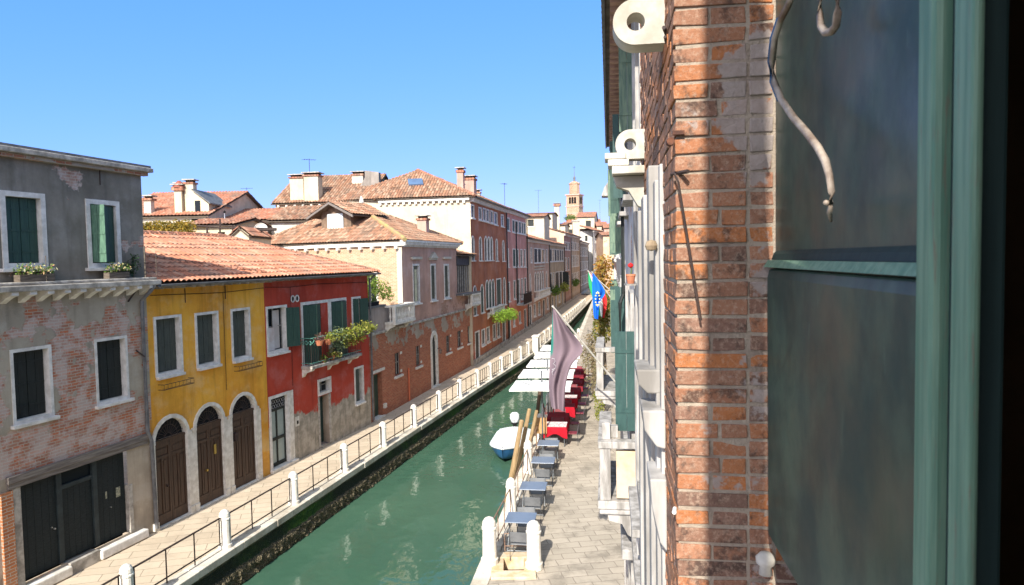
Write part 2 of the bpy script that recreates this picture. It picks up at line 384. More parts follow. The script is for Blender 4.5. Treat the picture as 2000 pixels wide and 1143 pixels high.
def foliage(name, parent, blobs, n, size, m, seed=1, squash=1.0, droop=0):
    rnd = random.Random(seed); mb = MB(); tot = sum(b[3]**2 for b in blobs)
    for (x, y, z, r) in blobs:
        for i in range(int(n*r*r/tot)):
            d = Vector((rnd.gauss(0,1), rnd.gauss(0,1), rnd.gauss(0,1))).normalized()*r*(rnd.random()**.45)
            d.z *= squash
            c = Vector((x,y,z))+d; c.z -= droop*rnd.random()*r
            a = Vector((rnd.gauss(0,1), rnd.gauss(0,1), rnd.gauss(0,.7))).normalized(); b = a.orthogonal().normalized()
            b = (b*cos(rnd.random()*6)+a.cross(b)*sin(rnd.random()*6)).normalized()
            sz = size*(.6+.8*rnd.random())
            mb.add([c-a*sz, c-b*sz*.45, c+a*sz, c+b*sz*.45], [(0,1,2,3)])
    return mb.build(name, m, parent)
def leafmat(name, c1, c2, c3=None):
    m, nt, b = newmat(name, .6, .3)
    g = nd(nt, 'ShaderNodeNewGeometry').outputs['Random Per Island']
    c = ramp(nt, g, [(0, c1), (.5, c2), (.8, c3 or c1), (1, c2)])
    setc(nt, b, c)
    tr = nd(nt, 'ShaderNodeBsdfTranslucent', {0: c}); mx = nd(nt, 'ShaderNodeMixShader', {0: .35, 1: b.outputs[0], 2: tr.outputs[0]})
    nt.links.new(mx.outputs[0], nt.nodes['Material Output'].inputs[0])
    return m
# ------------------------------------------------------------------ shared materials
M = {}
M['stone'] = simple('istrian_stone', (.76,.73,.68), (.56,.53,.48), 5, .7, .3)
M['stonew'] = simple('white_stone', (.74,.71,.64), (.55,.51,.44), 6, .7, .35)
M['dirtystone'] = simple('dirty_stone', (.50,.46,.40), (.22,.20,.17), 4, .85, .5)
M['shutter'] = simple('green_shutter', (.030,.075,.055), (.018,.05,.040), 3, .55, .3, .4, stretch=(8,8,1))
M['shutdark'] = simple('dark_shutter', (.016,.021,.019), (.008,.011,.010), 3, .6, .4, .4, stretch=(8,8,1))
M['shutlit'] = simple('sunlit_green_shutter', (.10,.20,.13), (.055,.12,.08), 4, .6, .3, .35, stretch=(6,6,1))  # lighter copy of the green shutter, sunlight painted into its colour
M['shutgrey'] = simple('grey_green_shutter', (.075,.085,.07), (.045,.055,.048), 3, .6, .3, .35, stretch=(8,8,1))
M['shutwhite'] = simple('white_shutter', (.62,.68,.70), (.50,.56,.58), 3, .6, .2)
M['dark'] = simple('dark_interior', (.012,.012,.013), (.006,.006,.006), 3, .9, 0)
M['sash'] = simple('sash_paint', (.30,.28,.25), (.18,.17,.15), 6, .6, .1)
M['oldwood'] = simple('old_wood', (.16,.13,.10), (.08,.06,.045), 4, .85, .5, stretch=(1,1,6))
M['greywood'] = simple('grey_timber', (.24,.21,.18), (.12,.10,.09), 3, .9, .6, stretch=(.6,8,8))
M['brownwood'] = simple('brown_door_wood', (.075,.040,.024), (.040,.022,.015), 3, .5, .35, .4, stretch=(8,8,.8))
M['iron'] = simple('rusty_iron', (.055,.032,.024), (.025,.018,.016), 14, .7, .2, .4)
M['irong'] = simple('green_iron', (.16,.42,.33), (.08,.24,.18), 12, .6, .2, .4)
M['lead'] = simple('lead_gutter', (.16,.16,.16), (.09,.09,.09), 5, .6, .2, .4)
M['metal'] = simple('galvanised', (.45,.46,.48), (.32,.33,.35), 9, .4, .1, .5, .8)
g_, nt, b = newmat('window_glass', .22, .12); b.inputs['Base Color'].default_value = (.014,.018,.022,1)
bump(nt, b, nz(nt, objc(nt), 1.2, 2), .15, .02); M['glass'] = g_
PAL1 = ((.40,.17,.10), (.31,.125,.075), (.46,.26,.17), (.22,.11,.075))
PAL2 = ((.36,.19,.11), (.28,.135,.08), (.45,.29,.19), (.17,.10,.065))
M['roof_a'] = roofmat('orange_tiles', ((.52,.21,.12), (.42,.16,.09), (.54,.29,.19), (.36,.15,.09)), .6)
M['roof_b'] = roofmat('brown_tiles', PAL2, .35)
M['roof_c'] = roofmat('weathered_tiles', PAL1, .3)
M['cream'] = plaster('cream_plaster', (.60,.52,.37), (.54,.46,.32), 1.1, streak=.2, gr=.14)
M['cream2'] = plaster('pale_plaster', (.62,.56,.46), (.50,.44,.35), 1.1, streak=.25, gr=.2)
M['yelsign'] = simple('brass', (.55,.40,.12), (.45,.32,.1), 8, .35, .05, .5, .9)
M['leaf'] = leafmat('green_leaves', (.06,.13,.02), (.10,.20,.03), (.20,.26,.05))
M['leafy'] = leafmat('yellow_green_leaves', (.17,.23,.035), (.26,.28,.045), (.36,.33,.07))
M['leafo'] = leafmat('autumn_leaves', (.42,.25,.03), (.28,.20,.03), (.10,.12,.02))
M['pot'] = simple('terracotta_pot', (.45,.17,.09), (.35,.12,.06), 8, .8, .2)
# ================================================================== SETTING
def along(poly, off=0.0):
    """offset a ground polyline to its right (towards the canal)"""
    out = []
    for i, p in enumerate(poly):
        a = Vector(poly[max(i-1,0)]); b = Vector(poly[min(i+1,len(poly)-1)]); d = (b-a).normalized()
        out.append((p[0]+d.y*off, p[1]-d.x*off))
    return out
PL = [(-12.5,-5), (-7.16,16.48), (-2.03,37.19), (.9,48.5), (3.3,60), (6.5,77), (11.3,104), (15.6,128)]
def onpl(poly, dist):
    for a, b in zip(poly, poly[1:]):
        a, b = Vector(a), Vector(b); L = (b-a).length
        if dist <= L: return a+(b-a)*(dist/L), atan2((b-a).y, (b-a).x)
        dist -= L
    return b, 0
WZ = -.95
# water
m, nt, b = newmat('canal_water', .04, .5)
b.inputs['IOR'].default_value = 1.33
o_ = objc(nt)
setc(nt, b, mix(nt, smooth(nt, nz(nt, o_, .18, 4), .35, .7), (.044,.102,.066), (.058,.122,.078)))
hh = mth(nt, 'ADD', mth(nt, 'MULTIPLY', nz(nt, scl(nt, o_, (1,.8,1)), .75, 3, .5), 1.0), mth(nt, 'MULTIPLY', nz(nt, scl(nt, o_, (1,.7,1)), 3.2, 3, .5), .22))
bump(nt, b, hh, .42, .12)
w_o = MB().add([(-40,-12,WZ),(60,-12,WZ),(60,260,WZ),(-40,260,WZ)], [(0,1,2,3)]).build('canal_water', m); struct(w_o)
m = simple('far_ground', (.25,.22,.18), (.18,.16,.13), .05)
struct(MB().add([(-1500,-1500,-3.2),(1500,-1500,-3.2),(1500,2500,-3.2),(-1500,2500,-3.2)], [(0,1,2,3)]).build('ground', m))
# pavements
def slabmat(name, c1, c2, jt, bw, rh, dirt=.5, rot=0):
    m, nt, b = newmat(name, .85, .2)
    v = nd(nt, 'ShaderNodeMapping', {'Vector': uvs(nt), 'Rotation': (0,0,rot)}).outputs[0]
    wv = nd(nt, 'ShaderNodeVectorMath', {0: v, 1: nd(nt, 'ShaderNodeVectorMath', {0: nd(nt, 'ShaderNodeTexNoise', {'Vector': v, 'Scale': 2.5, 'Detail': 3}).outputs[1], 3: .09}, operation='SCALE').outputs[0]}, operation='ADD').outputs[0]
    bt = nd(nt, 'ShaderNodeTexBrick', {'Vector': wv, 'Scale': 1.0, 'Color1': (0,0,0), 'Color2': (1,1,1), 'Mortar': (.5,.5,.5), 'Mortar Size': .011, 'Mortar Smooth': .3, 'Brick Width': bw, 'Row Height': rh}, offset=.37)
    c = mix(nt, bt.outputs[0], c1, c2)
    c = mix(nt, mth(nt, 'MULTIPLY', smooth(nt, nz(nt, v, 1.2, 7, .68), .45, .72), dirt), c, tuple(x*.42 for x in c2))
    c = mix(nt, mth(nt, 'MULTIPLY', nz(nt, v, 14, 4, .7), .35), c, tuple(x*.55 for x in c2))
    c = mix(nt, bt.outputs[1], c, jt)
    setc(nt, b, c); bump(nt, b, mth(nt, 'SUBTRACT', mth(nt, 'MULTIPLY', nz(nt, v, 5, 5, .6), .5), bt.outputs[1]), .5, .015)
    return m
slabL = slabmat('pale_paving', (.62,.51,.38), (.54,.44,.32), (.30,.25,.18), .85, .38, .35, R(-14))
slabR = slabmat('grey_paving', (.50,.435,.35), (.40,.35,.28), (.24,.205,.165), .55, .30, .8, R(-8))
inner = along(PL, -.12); far = [(p[0]-45, p[1]+8) for p in PL]
mb = MB()
for i in range(len(PL)-1): mb.quad((*inner[i],0), (*inner[i+1],0), (*far[i+1],0), (*far[i],0))
mb.quad((*inner[-1],0), (60,128,0), (60,260,0), (-30,260,0))
struct(mb.build('pavement', slabL))
# kerb of white stones
out_, inn_ = along(PL, .26), along(PL, -.16)
mb = MB(); tot = sum((Vector(b)-Vector(a)).length for a, b in zip(PL, PL[1:])); dd = 0; rnd = random.Random(3)
while dd < tot-2:
    L = 1.1+rnd.random()*.9; p, a = onpl(PL, dd+.006); q, _ = onpl(PL, min(dd+L-.006, tot-.1)); t = (q-p).normalized(); nn = Vector((t.y, -t.x)); j = (rnd.random()-.5)*.02
    A, B = p+nn*(.26+j), q+nn*(.26+j); C, D = q-nn*.16, p-nn*.16
    z1 = .045+(rnd.random()-.5)*.012
    mb.prism([(A.x,A.y,-.14),(B.x,B.y,-.14),(C.x,C.y,-.14),(D.x,D.y,-.14)], (0,0,z1+.14)); dd += L
m, nt, b = newmat('kerb_stone', .8, .25); v = objc(nt)
c = mix(nt, smooth(nt, nz(nt, v, 1.3, 6, .65), .42, .66), (.62,.57,.48), (.42,.37,.29))
c = mix(nt, mth(nt, 'MULTIPLY', smooth(nt, nz(nt, v, 5, 6, .7), .52, .72), .5), c, (.16,.13,.10))
setc(nt, b, c); bump(nt, b, nz(nt, v, 18, 5), .4, .01); M['kerb'] = m
struct(mb.build('kerb', m, bevel=.015))
# canal wall with weed and barnacles
def canal_wall(name, poly, flip=1, y0=0, y1=1e9):
    mb = MB(); uv = []; cols = []
    pts = []; d = 0; T_ = sum((Vector(b)-Vector(a)).length for a, b in zip(poly, poly[1:]))
    step = .10
    while d < T_:
        p, a = onpl(poly, d); pts.append((p, a, d)); step = .07 if p.y < 26 else (.14 if p.y < 45 else .5); d += step
    zs = [-.14, -.2, -.28, -.36, -.44, -.5, -.54, -.58, -.63, -.68, -.74, -.8, -.86, -.92, -1.0, -1.25]
    for (p, a, d) in pts:
        nx, ny = sin(a)*flip, -cos(a)*flip
        for z in zs:
            t = max(0, min(1, (-.5+noise.noise(Vector((d*1.3,0,5)))*.06-z)/.08))
            k = .12*t*(1 if z > -.9 else 1.15)*(.65+.5*noise.noise(Vector((d*5,z*7,1))))+t*.055*noise.noise(Vector((d*17,z*19,2)))+.02*noise.noise(Vector((d*3,z*5,9)))
            mb.v.append((p.x+nx*k, p.y+ny*k, z)); uv.append((d, z))
    n = len(zs)
    for i in range(len(pts)-1):
        for j in range(n-1): mb.f.append((i*n+j, (i+1)*n+j, (i+1)*n+j+1, i*n+j+1))
    return mb.build(name, M['cwall'], uv=uv)
m, nt, b = newmat('weedy_wall', .75, .3); uv = uvs(nt); z = nd(nt, 'ShaderNodeSeparateXYZ', {0: uv}).outputs[1]
zz = mth(nt, 'ADD', z, mth(nt, 'MULTIPLY', mth(nt, 'SUBTRACT', nz(nt, uv, 3, 5, .6), .5), .16))
weed = mix(nt, smooth(nt, nz(nt, uv, 5, 6, .7), .4, .65), (.018,.060,.012), (.060,.13,.016))
weed = mix(nt, smooth(nt, nz(nt, uv, .22, 3), .45, .6), (.016,.022,.013), weed)
barn = mix(nt, smooth(nt, nz(nt, uv, 26, 4, .7), .42, .62), (.040,.034,.018), (.19,.155,.095))
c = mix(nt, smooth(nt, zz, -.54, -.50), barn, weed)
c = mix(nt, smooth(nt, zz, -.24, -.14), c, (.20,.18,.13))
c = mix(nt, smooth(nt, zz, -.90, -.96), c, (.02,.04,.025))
setc(nt, b, c); bump(nt, b, nd(nt, 'ShaderNodeTexVoronoi', {'Vector': uv, 'Scale': 22.0}).outputs[0], .9, .04); M['cwall'] = m
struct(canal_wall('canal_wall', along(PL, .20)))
# right quay
def RX(Y): return -.87+.1454*(Y-15.35)
QL = [(RX(2), 2), (RX(128), 128)]
mb = MB(); mb.prism([(RX(2)+.3,2,-1.4),(RX(14.6)+.3,14.6,-1.4),(RX(14.6)+26,14.6,-1.4),(RX(2)+26,2,-1.4)], (0,0,1.4))
q0, q1 = 15.0, 128
mb.quad((RX(15.9)+.3,15.9,0), (RX(15.9)+26,15.9,0), (RX(q1)+26,q1,0), (RX(q1)+.3,q1,0))
mb.quad((.42,14.6,0), (RX(14.6)+26,14.6,0), (RX(15.9)+26,15.9,0), (.42,15.9,0))
struct(mb.build('quay', slabR))
mb = MB(); rnd = random.Random(5); y = 2.0
while y < 127:
    L = 1.0+rnd.random()*.8
    a, c_ = y+.006, min(y+L-.006, 127.9); z1 = .03+(rnd.random()-.5)*.01
    mb.prism([(RX(a),a,-.2),(RX(c_),c_,-.2),(RX(c_)+.38,c_,-.2),(RX(a)+.38,a,-.2)], (0,0,.2+z1)); y += L
struct(mb.build('kerb', M['kerb'], bevel=.015))
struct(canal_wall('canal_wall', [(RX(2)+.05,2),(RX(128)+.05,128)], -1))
# landing recess at the foot of the picture
mb = MB(); mb.box(-.58,.42,14.6,14.95,-.25,.05); mb.box(-.58,-.3,14.95,15.6,-.25,.045); mb.box(.16,.42,14.95,15.6,-.25,.045); mb.box(-.58,.42,15.6,15.9,-.25,.052)
mb.box(-.3,.16,14.95,15.25,-.7,-.32); mb.box(-.3,.16,15.25,15.6,-.9,-.62)
tag(mb.build('landing_steps', simple('rusty_stone', (.60,.52,.40), (.50,.34,.18), 3, .85, .4), bevel=.015), 'stone landing step frame stained orange at the two white bollards', 'steps')
# ------------------------------------------------------------------ posts and railings (left bank)
def post(label, group):
    t = thing('stone_post', label, 'post', (0,0,0), 0, group)
    MB().lathe([(.16,-.02),(.16,.10),(.135,.12),(.125,.70),(.14,.72),(.14,.755),(.125,.77),(.13,.80),(.118,.87),(.08,.93),(.03,.957),(.001,.96)], n=16).build('shaft', M['stonew'], t, smooth=False)
    return t
def bay(L, label, group, n=4, m=None, r=.013, top=.80):
    t = thing('railing_panel', label, 'railing', (0,0,0), 0, group)
    MB().tube([(.17,0,top),(L-.17,0,top)], r*1.25).build('top_rail', m, t)
    MB().tube([(.17,0,.17),(L-.17,0,.17)], r).build('bottom_rail', m, t)
    for k in range(n):
        x = .2+(L-.4)*k/(n-1)
        MB().tube([(x,0,.045 if 0 < k < n-1 else .12),(x,0,top)], r*.9).build('baluster', m, t)
    return t
p0 = post('x','stone posts of the left bank railing'); b0 = bay(3.06, 'x', 'iron railing panels of the left bank', 4, M['iron'], .017)
pm = simple('pale_iron', (.50,.45,.36), (.34,.29,.22), 10, .7, .2)
b1 = bay(2.5, 'x', 'pale railing panels of the far left bank', 6, pm, .022)
seg_i = sum((Vector(b)-Vector(a)).length for a, b in zip(PL[:2], PL[1:2]))
start = (Vector(PL[1])-Vector(PL[0])).length
first = True; i = 0; d = start-3.06
firstb = {0: True, 1: True}
ones = ['','first','second','third','fourth','fifth','sixth','seventh','eighth','ninth']
def ordw(n):
    base = ORD
    if n < len(base): return base[n]
    n += 1; T2 = {2:'twenty',3:'thirty',4:'forty'}[n//10]; E2 = {2:'twentieth',3:'thirtieth',4:'fortieth'}[n//10]
    return E2 if n%10 == 0 else T2+'-'+ones[n%10]
stations = []
while True:
    p, a = onpl(PL, d)
    if p.y > 103: break
    stations.append((p, a, d)); d += 3.06 if p.y < 36 else 2.5
usedp = usedb0 = usedb1 = False
for i, (p, a, dd) in enumerate(stations):
    lab = '%s white stone railing post from the camera along the left bank' % ordw(i)
    if not usedp: o = p0; usedp = True; o.location = (p.x,p.y,.03); o['label'] = lab
    else: o = dup(p0, (p.x,p.y,.03), 0, lab)
    if i+1 < len(stations):
        q = stations[i+1][0]; a2 = atan2(q.y-p.y, q.x-p.x)
        L = (q-p).length
        if p.y < 36:
            lab = '%s dark iron railing panel from the camera along the left bank' % ordw(i)
            if not usedb0: o = b0; usedb0 = True; o['label'] = lab; o.location = (p.x,p.y,.03); o.rotation_euler = (0,0,a2)
            else: o = dup(b0, (p.x,p.y,.03), a2, lab)
            o.scale = (L/3.06,1,1)
        else:
            lab = '%s pale railing panel along the far left bank, counted from the first pale one' % ordw(i-8)
            if not usedb1: o = b1; usedb1 = True; o['label'] = lab; o.location = (p.x,p.y,.03); o.rotation_euler = (0,0,a2)
            else: o = dup(b1, (p.x,p.y,.03), a2, lab)
            o.scale = (L/2.5,1,1)
# near square pier and short return railing
p, a = onpl(PL, start-6.4)
t = thing('stone_pier', 'square white stone pier at the near end of the left railing', 'pier', (p.x,p.y,.0), a)
MB().box(-.2,.2,-.2,.2,0,.86).build('shaft', M['stonew'], t, bevel=.02); MB().box(-.24,.24,-.24,.24,.862,.98).build('cap', M['stonew'], t, bevel=.03)
pp = onpl(PL, start-3.06)[0]; o = bay((pp-p).length, 'dark iron railing panel beside the square stone pier', 'iron railing panels of the left bank', 4, M['iron'], .017); o.location = (p.x,p.y,.03); o.rotation_euler = (0,0,a)
# big corbelled pier in the far bank
p, a = onpl(PL, start+21.3+14.2)
t = thing('stone_buttress', 'pale stone buttress carried on a corbel over the far canal', 'buttress', (p.x,p.y,0), a)
MB().box(-.4,.4,-.55,-.12,-.2,1.15).build('shaft', M['stonew'], t, bevel=.03); MB().box(-.46,.46,-.62,-.08,1.152,1.27).build('cap', M['stonew'], t, bevel=.02)
MB().prism([(-.4,-.12,-.202),(-.4,-.55,-.202),(-.4,-.48,-.45),(-.4,-.2,-.8)], (.8,0,0)).build('corbel', M['dirtystone'], t)

# ================================================================== GREY HOUSE
HG = 16; ang = lambda h: pi/2-R(h)
GO = (-9.52, 17.6, 0)
mwood = M['greywood']
g = thing('grey_house', 'grey weathered house with peeling plaster and garage doors at left edge', 'house', GO, ang(HG))
m_up = plaster('grey_render', (.27,.245,.205), (.17,.155,.125), .575, pal=((.42,.22,.16),(.34,.17,.12),(.45,.30,.24)), streak=.4, gr=.5, peelsc=.62, white=.6)
m_mid = plaster('patched_render', (.46,.40,.31), (.34,.295,.23), .505, (2.7,3.9,.24), pal=((.58,.19,.09),(.38,.15,.09),(.46,.25,.17)), white=.6, streak=.45, gr=.5, peelsc=.7)
m_low = plaster('beige_render', (.50,.42,.32), (.36,.30,.23), .62, pal=((.44,.20,.12),(.36,.17,.10),(.46,.28,.2)), white=.4, streak=.3, gr=.45)
wC = (-3.5,-2.7,3.77,5.22); wD = (-1.46,-.64,3.75,5.2); wE = (-5.7,-4.9,3.77,5.22); wA = (-3.5,-2.72,7.1,8.5); wB = (-1.48,-.75,7.08,8.48); wF = (-5.6,-4.8,7.1,8.5)
wall(.1, 2.64, [(-3.5,-.74,.3,2.38)], m_low, g, 'wall', -9)
wall(.1, 6.46, [hole(*w_, 'r', .07) for w_ in (wC,wD,wE)], m_mid, g, 'wall', -9, z0=2.64)
wall(.1, 9.3, [hole(*w_, 'r', .11) for w_ in (wA,wB,wF)], m_up, g, 'wall', -9, z0=6.46)
for w_ in (wC,wD,wE): window(g, *w_, fw=.07, rev=.2, shut='closed', sm=M['shutdark'], proud=.012, sy=.15, sillw=.06)
f = window(g, *wA, fw=.11, rev=.2, shut='closed', sm=M['shutter'], sy=.10)
f = window(g, *wF, fw=.11, rev=.2, shut='closed', sm=M['shutter'], sy=.10)
f = window(g, *wB, fw=.11, rev=.2, shut='open')
swung(f, wB[0]+.02, wB[2]+.02, wB[3]-.02, .36, 72, .04, M['shutlit'])
swung(f, wB[1]-.02, wB[2]+.02, wB[3]-.02, .36, 12, .08, M['shutter'], flip=-1)
MB().box(-3.95,-3.70,-.06,.1,.0,2.36).build('brick_pier', plaster('orange_brick', (.5,.3,.2), (.4,.22,.14), .2, pal=((.52,.2,.08),(.4,.14,.06),(.5,.24,.12))), g)
# side wall and sloping roof behind
MB().poly([(.1,.002,2.6),(.1,9,2.6),(.1,9,6.3),(.1,4.6,6.9),(.1,.002,9.3)]).build('wall', m_up, g)
MB().prism([(-9.1,-.12,9.505),(.32,-.12,9.505),(.32,4.8,7.1),(-9.1,4.8,7.1)], (0,0,.07)).build('roof', M['lead'], g)
MB().box(-9,.2,-.14,.02,9.3,9.39).build('cornice', plaster('brick_cornice', (.45,.38,.30), (.35,.30,.25), .5, pal=PAL1), g, bevel=.01)
MB().box(-9,.28,-.24,.02,9.392,9.5).build('coping', M['dirtystone'], g, bevel=.015)
MB().box(-9,.22,-.40,.10,6.5,6.63).build('ledge', M['dirtystone'], g, bevel=.02)
MB().box(-9,.14,-.34,.0,6.632,6.70).build('ledge_top', M['dirtystone'], g, bevel=.02)
for k in range(14):
    u = .02-k*.40; mb = MB(); mb.prism([(u-.15,-.001,6.498),(u-.15,-.36,6.498),(u-.15,-.36,6.43),(u-.15,-.20,6.38),(u-.15,-.001,6.26)], (.15,0,0)); mb.build('corbel', M['stone'], g)
MB().box(-3.78,-.10,-.05,.16,2.39,2.50).build('lintel_beam', mwood, g, bevel=.01); MB().box(-3.8,-.06,-.075,.14,2.502,2.66).build('lintel_beam', mwood, g, bevel=.012)
MB().box(-3.68,-3.5,-.02,.2,.08,2.388).build('door_jamb', M['dirtystone'], g, bevel=.012)
MB().box(-.74,-.62,-.02,.2,.28,1.5).build('door_jamb', M['dirtystone'], g, bevel=.012)
gd = simple('black_green_paint', (.014,.022,.024), (.006,.010,.011), 5, .7, .6, .3, stretch=(2,2,9))
d = MB()
for a_, b_ in ((-3.49,-2.62),(-1.56,-.75)): 
    for k in range(5): w_ = (b_-a_)/5; d.box(a_+k*w_+.003, a_+(k+1)*w_-.003, .10,.15, .31, 2.37)
for k in range(5): w_ = (.78)/5; d.box(-2.48+k*w_+.003, -2.48+(k+1)*w_-.003, .11,.15, .31, 1.96)
gdo = d.build('garage_door', gd, g)
MB().box(-2.62,-2.49,.06,.16,.31,2.37).box(-1.69,-1.565,.06,.16,.31,2.37).box(-2.489,-1.691,.07,.16,1.965,2.06).build('door_post', simple('grey_green_paint', (.030,.042,.045), (.018,.026,.028), 5, .6, .3), gdo, bevel=.006)
MB().quad((-2.49,.13,2.06),(-1.69,.13,2.06),(-1.69,.13,2.37),(-2.49,.13,2.37)).build('transom', M['glass'], gdo)
MB().box(-1.02,-.90,.085,.097,1.28,1.52).build('notice', simple('worn_notice', (.42,.40,.28), (.10,.12,.10), 25, .7, 0), gdo); MB().box(-1.33,-1.29,.085,.097,1.35,1.52).build('notice', MATS['worn_notice'], gdo)
MB().cyl((-2.70,.10,1.15),(-2.70,.06,1.15),.02).cyl((-2.76,.10,1.2),(-2.76,.07,1.2),.015).cyl((-1.2,.1,1.1),(-1.2,.06,1.1),.014).build('lock', M['metal'], gdo)
MB().box(-1.72,-.3,-.16,.1,.02,.24).build('doorstep', M['stone'], g, bevel=.03); MB().box(-3.7,-2.5,-.16,.1,.02,.24).build('doorstep', M['stonew'], g, bevel=.03)
MB().box(-2.5,-1.72,-.1,.2,.0,.28).build('threshold', M['dirtystone'], g, bevel=.01)
MB().quad((-3.5,.24,.2),(-.74,.24,.2),(-.74,.24,2.4),(-3.5,.24,2.4)).build('back_board', M['dark'], g)
MB().tube([(.02,-.36,6.5),(-.06,-.3,6.35),(-.13,-.08,6.1),(-.12,-.07,2.7),(-.02,-.08,2.45),(.03,-.08,.1)], .05, 8).build('drainpipe', M['lead'], g)
MB().tube([(-.5,-.02,6.1),(-.28,-.1,6.42)], .02).tube([(-.32,-.02,4.85),(-.14,-.1,4.66)], .02).tube([(-1.15,-.01,9.3),(-1.16,-.02,8.95)], .012).build('tie_rod', M['iron'], g)
MB().tube([(-2.95,-.36,6.7),(-2.95,-.36,7.25)], .008).tube([(.12,-.33,6.7),(.13,-.34,7.35)], .008).tube([(-.2,-.3,6.7),(-.2,-.3,7.5)], .02).build('rod', M['oldwood'], g)
def world(o, p): 
    a = o.rotation_euler.z; p = tuple(x*o.scale[0] for x in p); return Vector((o.location.x+p[0]*cos(a)-p[1]*sin(a), o.location.y+p[0]*sin(a)+p[1]*cos(a), o.location.z+p[2]))
def flowerbox(loc, rz, L, label, seed, m1=None, dens=160):
    t = thing('flower_box', label, 'flower box', loc, rz, 'flower boxes on ledges')
    MB().box(-L/2,L/2,-.09,.09,0,.15).build('trough', M['oldwood'], t, bevel=.01)
    rnd = random.Random(seed)
    foliage('leaves', t, [(-L/2+L*(k+.5)/5,0,.22+rnd.random()*.06,.15) for k in range(5)], dens, .035, m1 or M['leaf'], seed)
    foliage('flowers', t, [(-L/2+L*(k+.5)/6,-.06,.24+rnd.random()*.06,.13) for k in range(6)], dens//2, .034, M['flower'], seed+1)
    return t
M['flower'] = leafmat('pale_flowers', (.75,.68,.45), (.62,.60,.25), (.65,.30,.20))
flowerbox(world(g, (-3.1,-.22,6.702)), ang(HG), .8, 'long flower box with pale flowers under the left upper window of the grey house', 1)
flowerbox(world(g, (-1.0,-.22,6.702)), ang(HG), .6, 'small flower box with pale and pink flowers under the half open window', 2)
t = thing('ledge_plant', 'dark wild plant growing at the right end of the grey ledge', 'plant', world(g, (-.42,-.15,6.702)), 0)
MB().tube([(0,0,0),(.02,0,.3),(.0,.02,.5)], .012).build('stem', M['oldwood'], t); foliage('leaves', t, [(0,0,.3,.2),(.05,0,.5,.14),(-.08,0,.15,.16)], 260, .035, leafmat('dark_leaves', (.02,.05,.02), (.04,.08,.03)), 5)

# ================================================================== YELLOW HOUSE
yh = thing('yellow_house', 'ochre yellow house with three arched brown doors', 'house', GO, ang(HG))
m_y = plaster('ochre_plaster', (.85,.44,.060), (.74,.33,.042), 1.1, streak=.5, gr=.32, grime=(.22,.15,.06))
arch = [(.14,1.30,.03,2.87),(1.65,2.77,.03,2.88),(3.17,4.30,.03,2.89)]
wy = [(.36,1.20,4.12,5.57),(1.86,2.68,4.12,5.55),(3.38,4.14,4.10,5.55)]
ops = [hole(*a_, 'a', .105) for a_ in arch]+[hole(*w_, 'r', .075) for w_ in wy]
wall(4.98, 6.45, ops, m_y, yh, 'wall', .1)
for w_ in wy: window(yh, *w_, fw=.075, rev=.2, shut='closed', sm=M['shutgrey'], sy=.13, sillw=-.02)
for i, a_ in enumerate(arch):
    f = frame(yh, *a_, 'a', .105, .22, .04, M['stonew'], 'door_surround')
    c = (a_[0]+a_[1])/2; zs = a_[3]-(a_[1]-a_[0])/2
    MB().box(a_[0]-.16,a_[0]+.0,-.06,.0,zs-.02,zs+.08).box(a_[1]-.0,a_[1]+.16,-.06,.0,zs-.02,zs+.08).build('impost', M['stonew'], f, bevel=.008)
    MB().box(a_[0]-.16,a_[0]+.005,-.07,.0,.0,.22).build('plinth', M['stonew'], f, bevel=.008); MB().box(a_[1]-.005,a_[1]+.16,-.07,.0,.0,.22).build('plinth', M['stonew'], f, bevel=.008)
    d = MB(); y0 = .06
    for a, b in ((a_[0]+.01, c-.003), (c+.003, a_[1]-.01)):
        d.box(a, b, y0, y0+.05, .06, zs-.02)
        w_ = b-a
        d.box(a+.0, a+.06, y0-.02, y0-.001, .06, zs-.02); d.box(b-.06, b, y0-.02, y0-.001, .06, zs-.02); d.box((a+b)/2-.03,(a+b)/2+.03, y0-.02, y0-.001, .36, zs-.46)
        for z0_, z1_ in ((.06,.34),(zs-.14,zs-.02),(zs-.46,zs-.38)): d.box(a+.061, b-.061, y0-.02, y0-.001, z0_, z1_)
        d.box(a+.1, (a+b)/2-.06, y0-.012, y0-.001, .42, zs-.52); d.box((a+b)/2+.06, b-.1, y0-.012, y0-.001, .42, zs-.52)
        d.box(a+.1, b-.1, y0-.012, y0-.001, zs-.33, zs-.19)
    do = d.build('door', M['brownwood'], yh, bevel=.004)
    MB().box(a_[0],a_[1],.03,.12,zs-.018,zs+.05).build('transom_bar', M['brownwood'], do)
    gl = MB().poly([(p[0],.13,max(p[1],zs+.05)) for p in arch_pts(a_[0],a_[1],a_[3],'a')]).build('fanlight', M['glass'], do)
    fb = MB(); r = (a_[1]-a_[0])/2
    for k in range(1, 12):
        t = pi*k/12; fb.tube([(c+.10*cos(t),.08,zs+.06+.10*sin(t)),(c+(r-.02)*cos(t),.08,zs+(r-.02)*sin(t)+.02)], .008, 4)
    for rr in (.12,.34): fb.tube([(c+rr*cos(pi*k/12),.08,zs+.06+rr*sin(pi*k/12)) for k in range(13)], .008, 4)
    fb.build('fanlight_bars', M['iron'], gl)
    if i == 0: MB().cyl((c-.14,.06,1.05),(c-.14,.0,1.05),.03,10).build('knob', M['iron'], do)
    if i == 1: MB().cyl((c-.14,.06,1.02),(c-.14,-.01,1.02),.035,10).build('knob', M['yelsign'], do); MB().box(c+.2,c+.29,.02,.038,1.4,1.68).build('nameplate', M['yelsign'], do)
    if i == 2: MB().box(a_[0]+.10,a_[0]+.24,-.06,.038,1.55,1.80).build('letter_box', M['iron'], do, bevel=.01)
    MB().box(a_[0],a_[1],-.05,.24,-.02,.05).build('threshold', M['stonew'], do, bevel=.01)
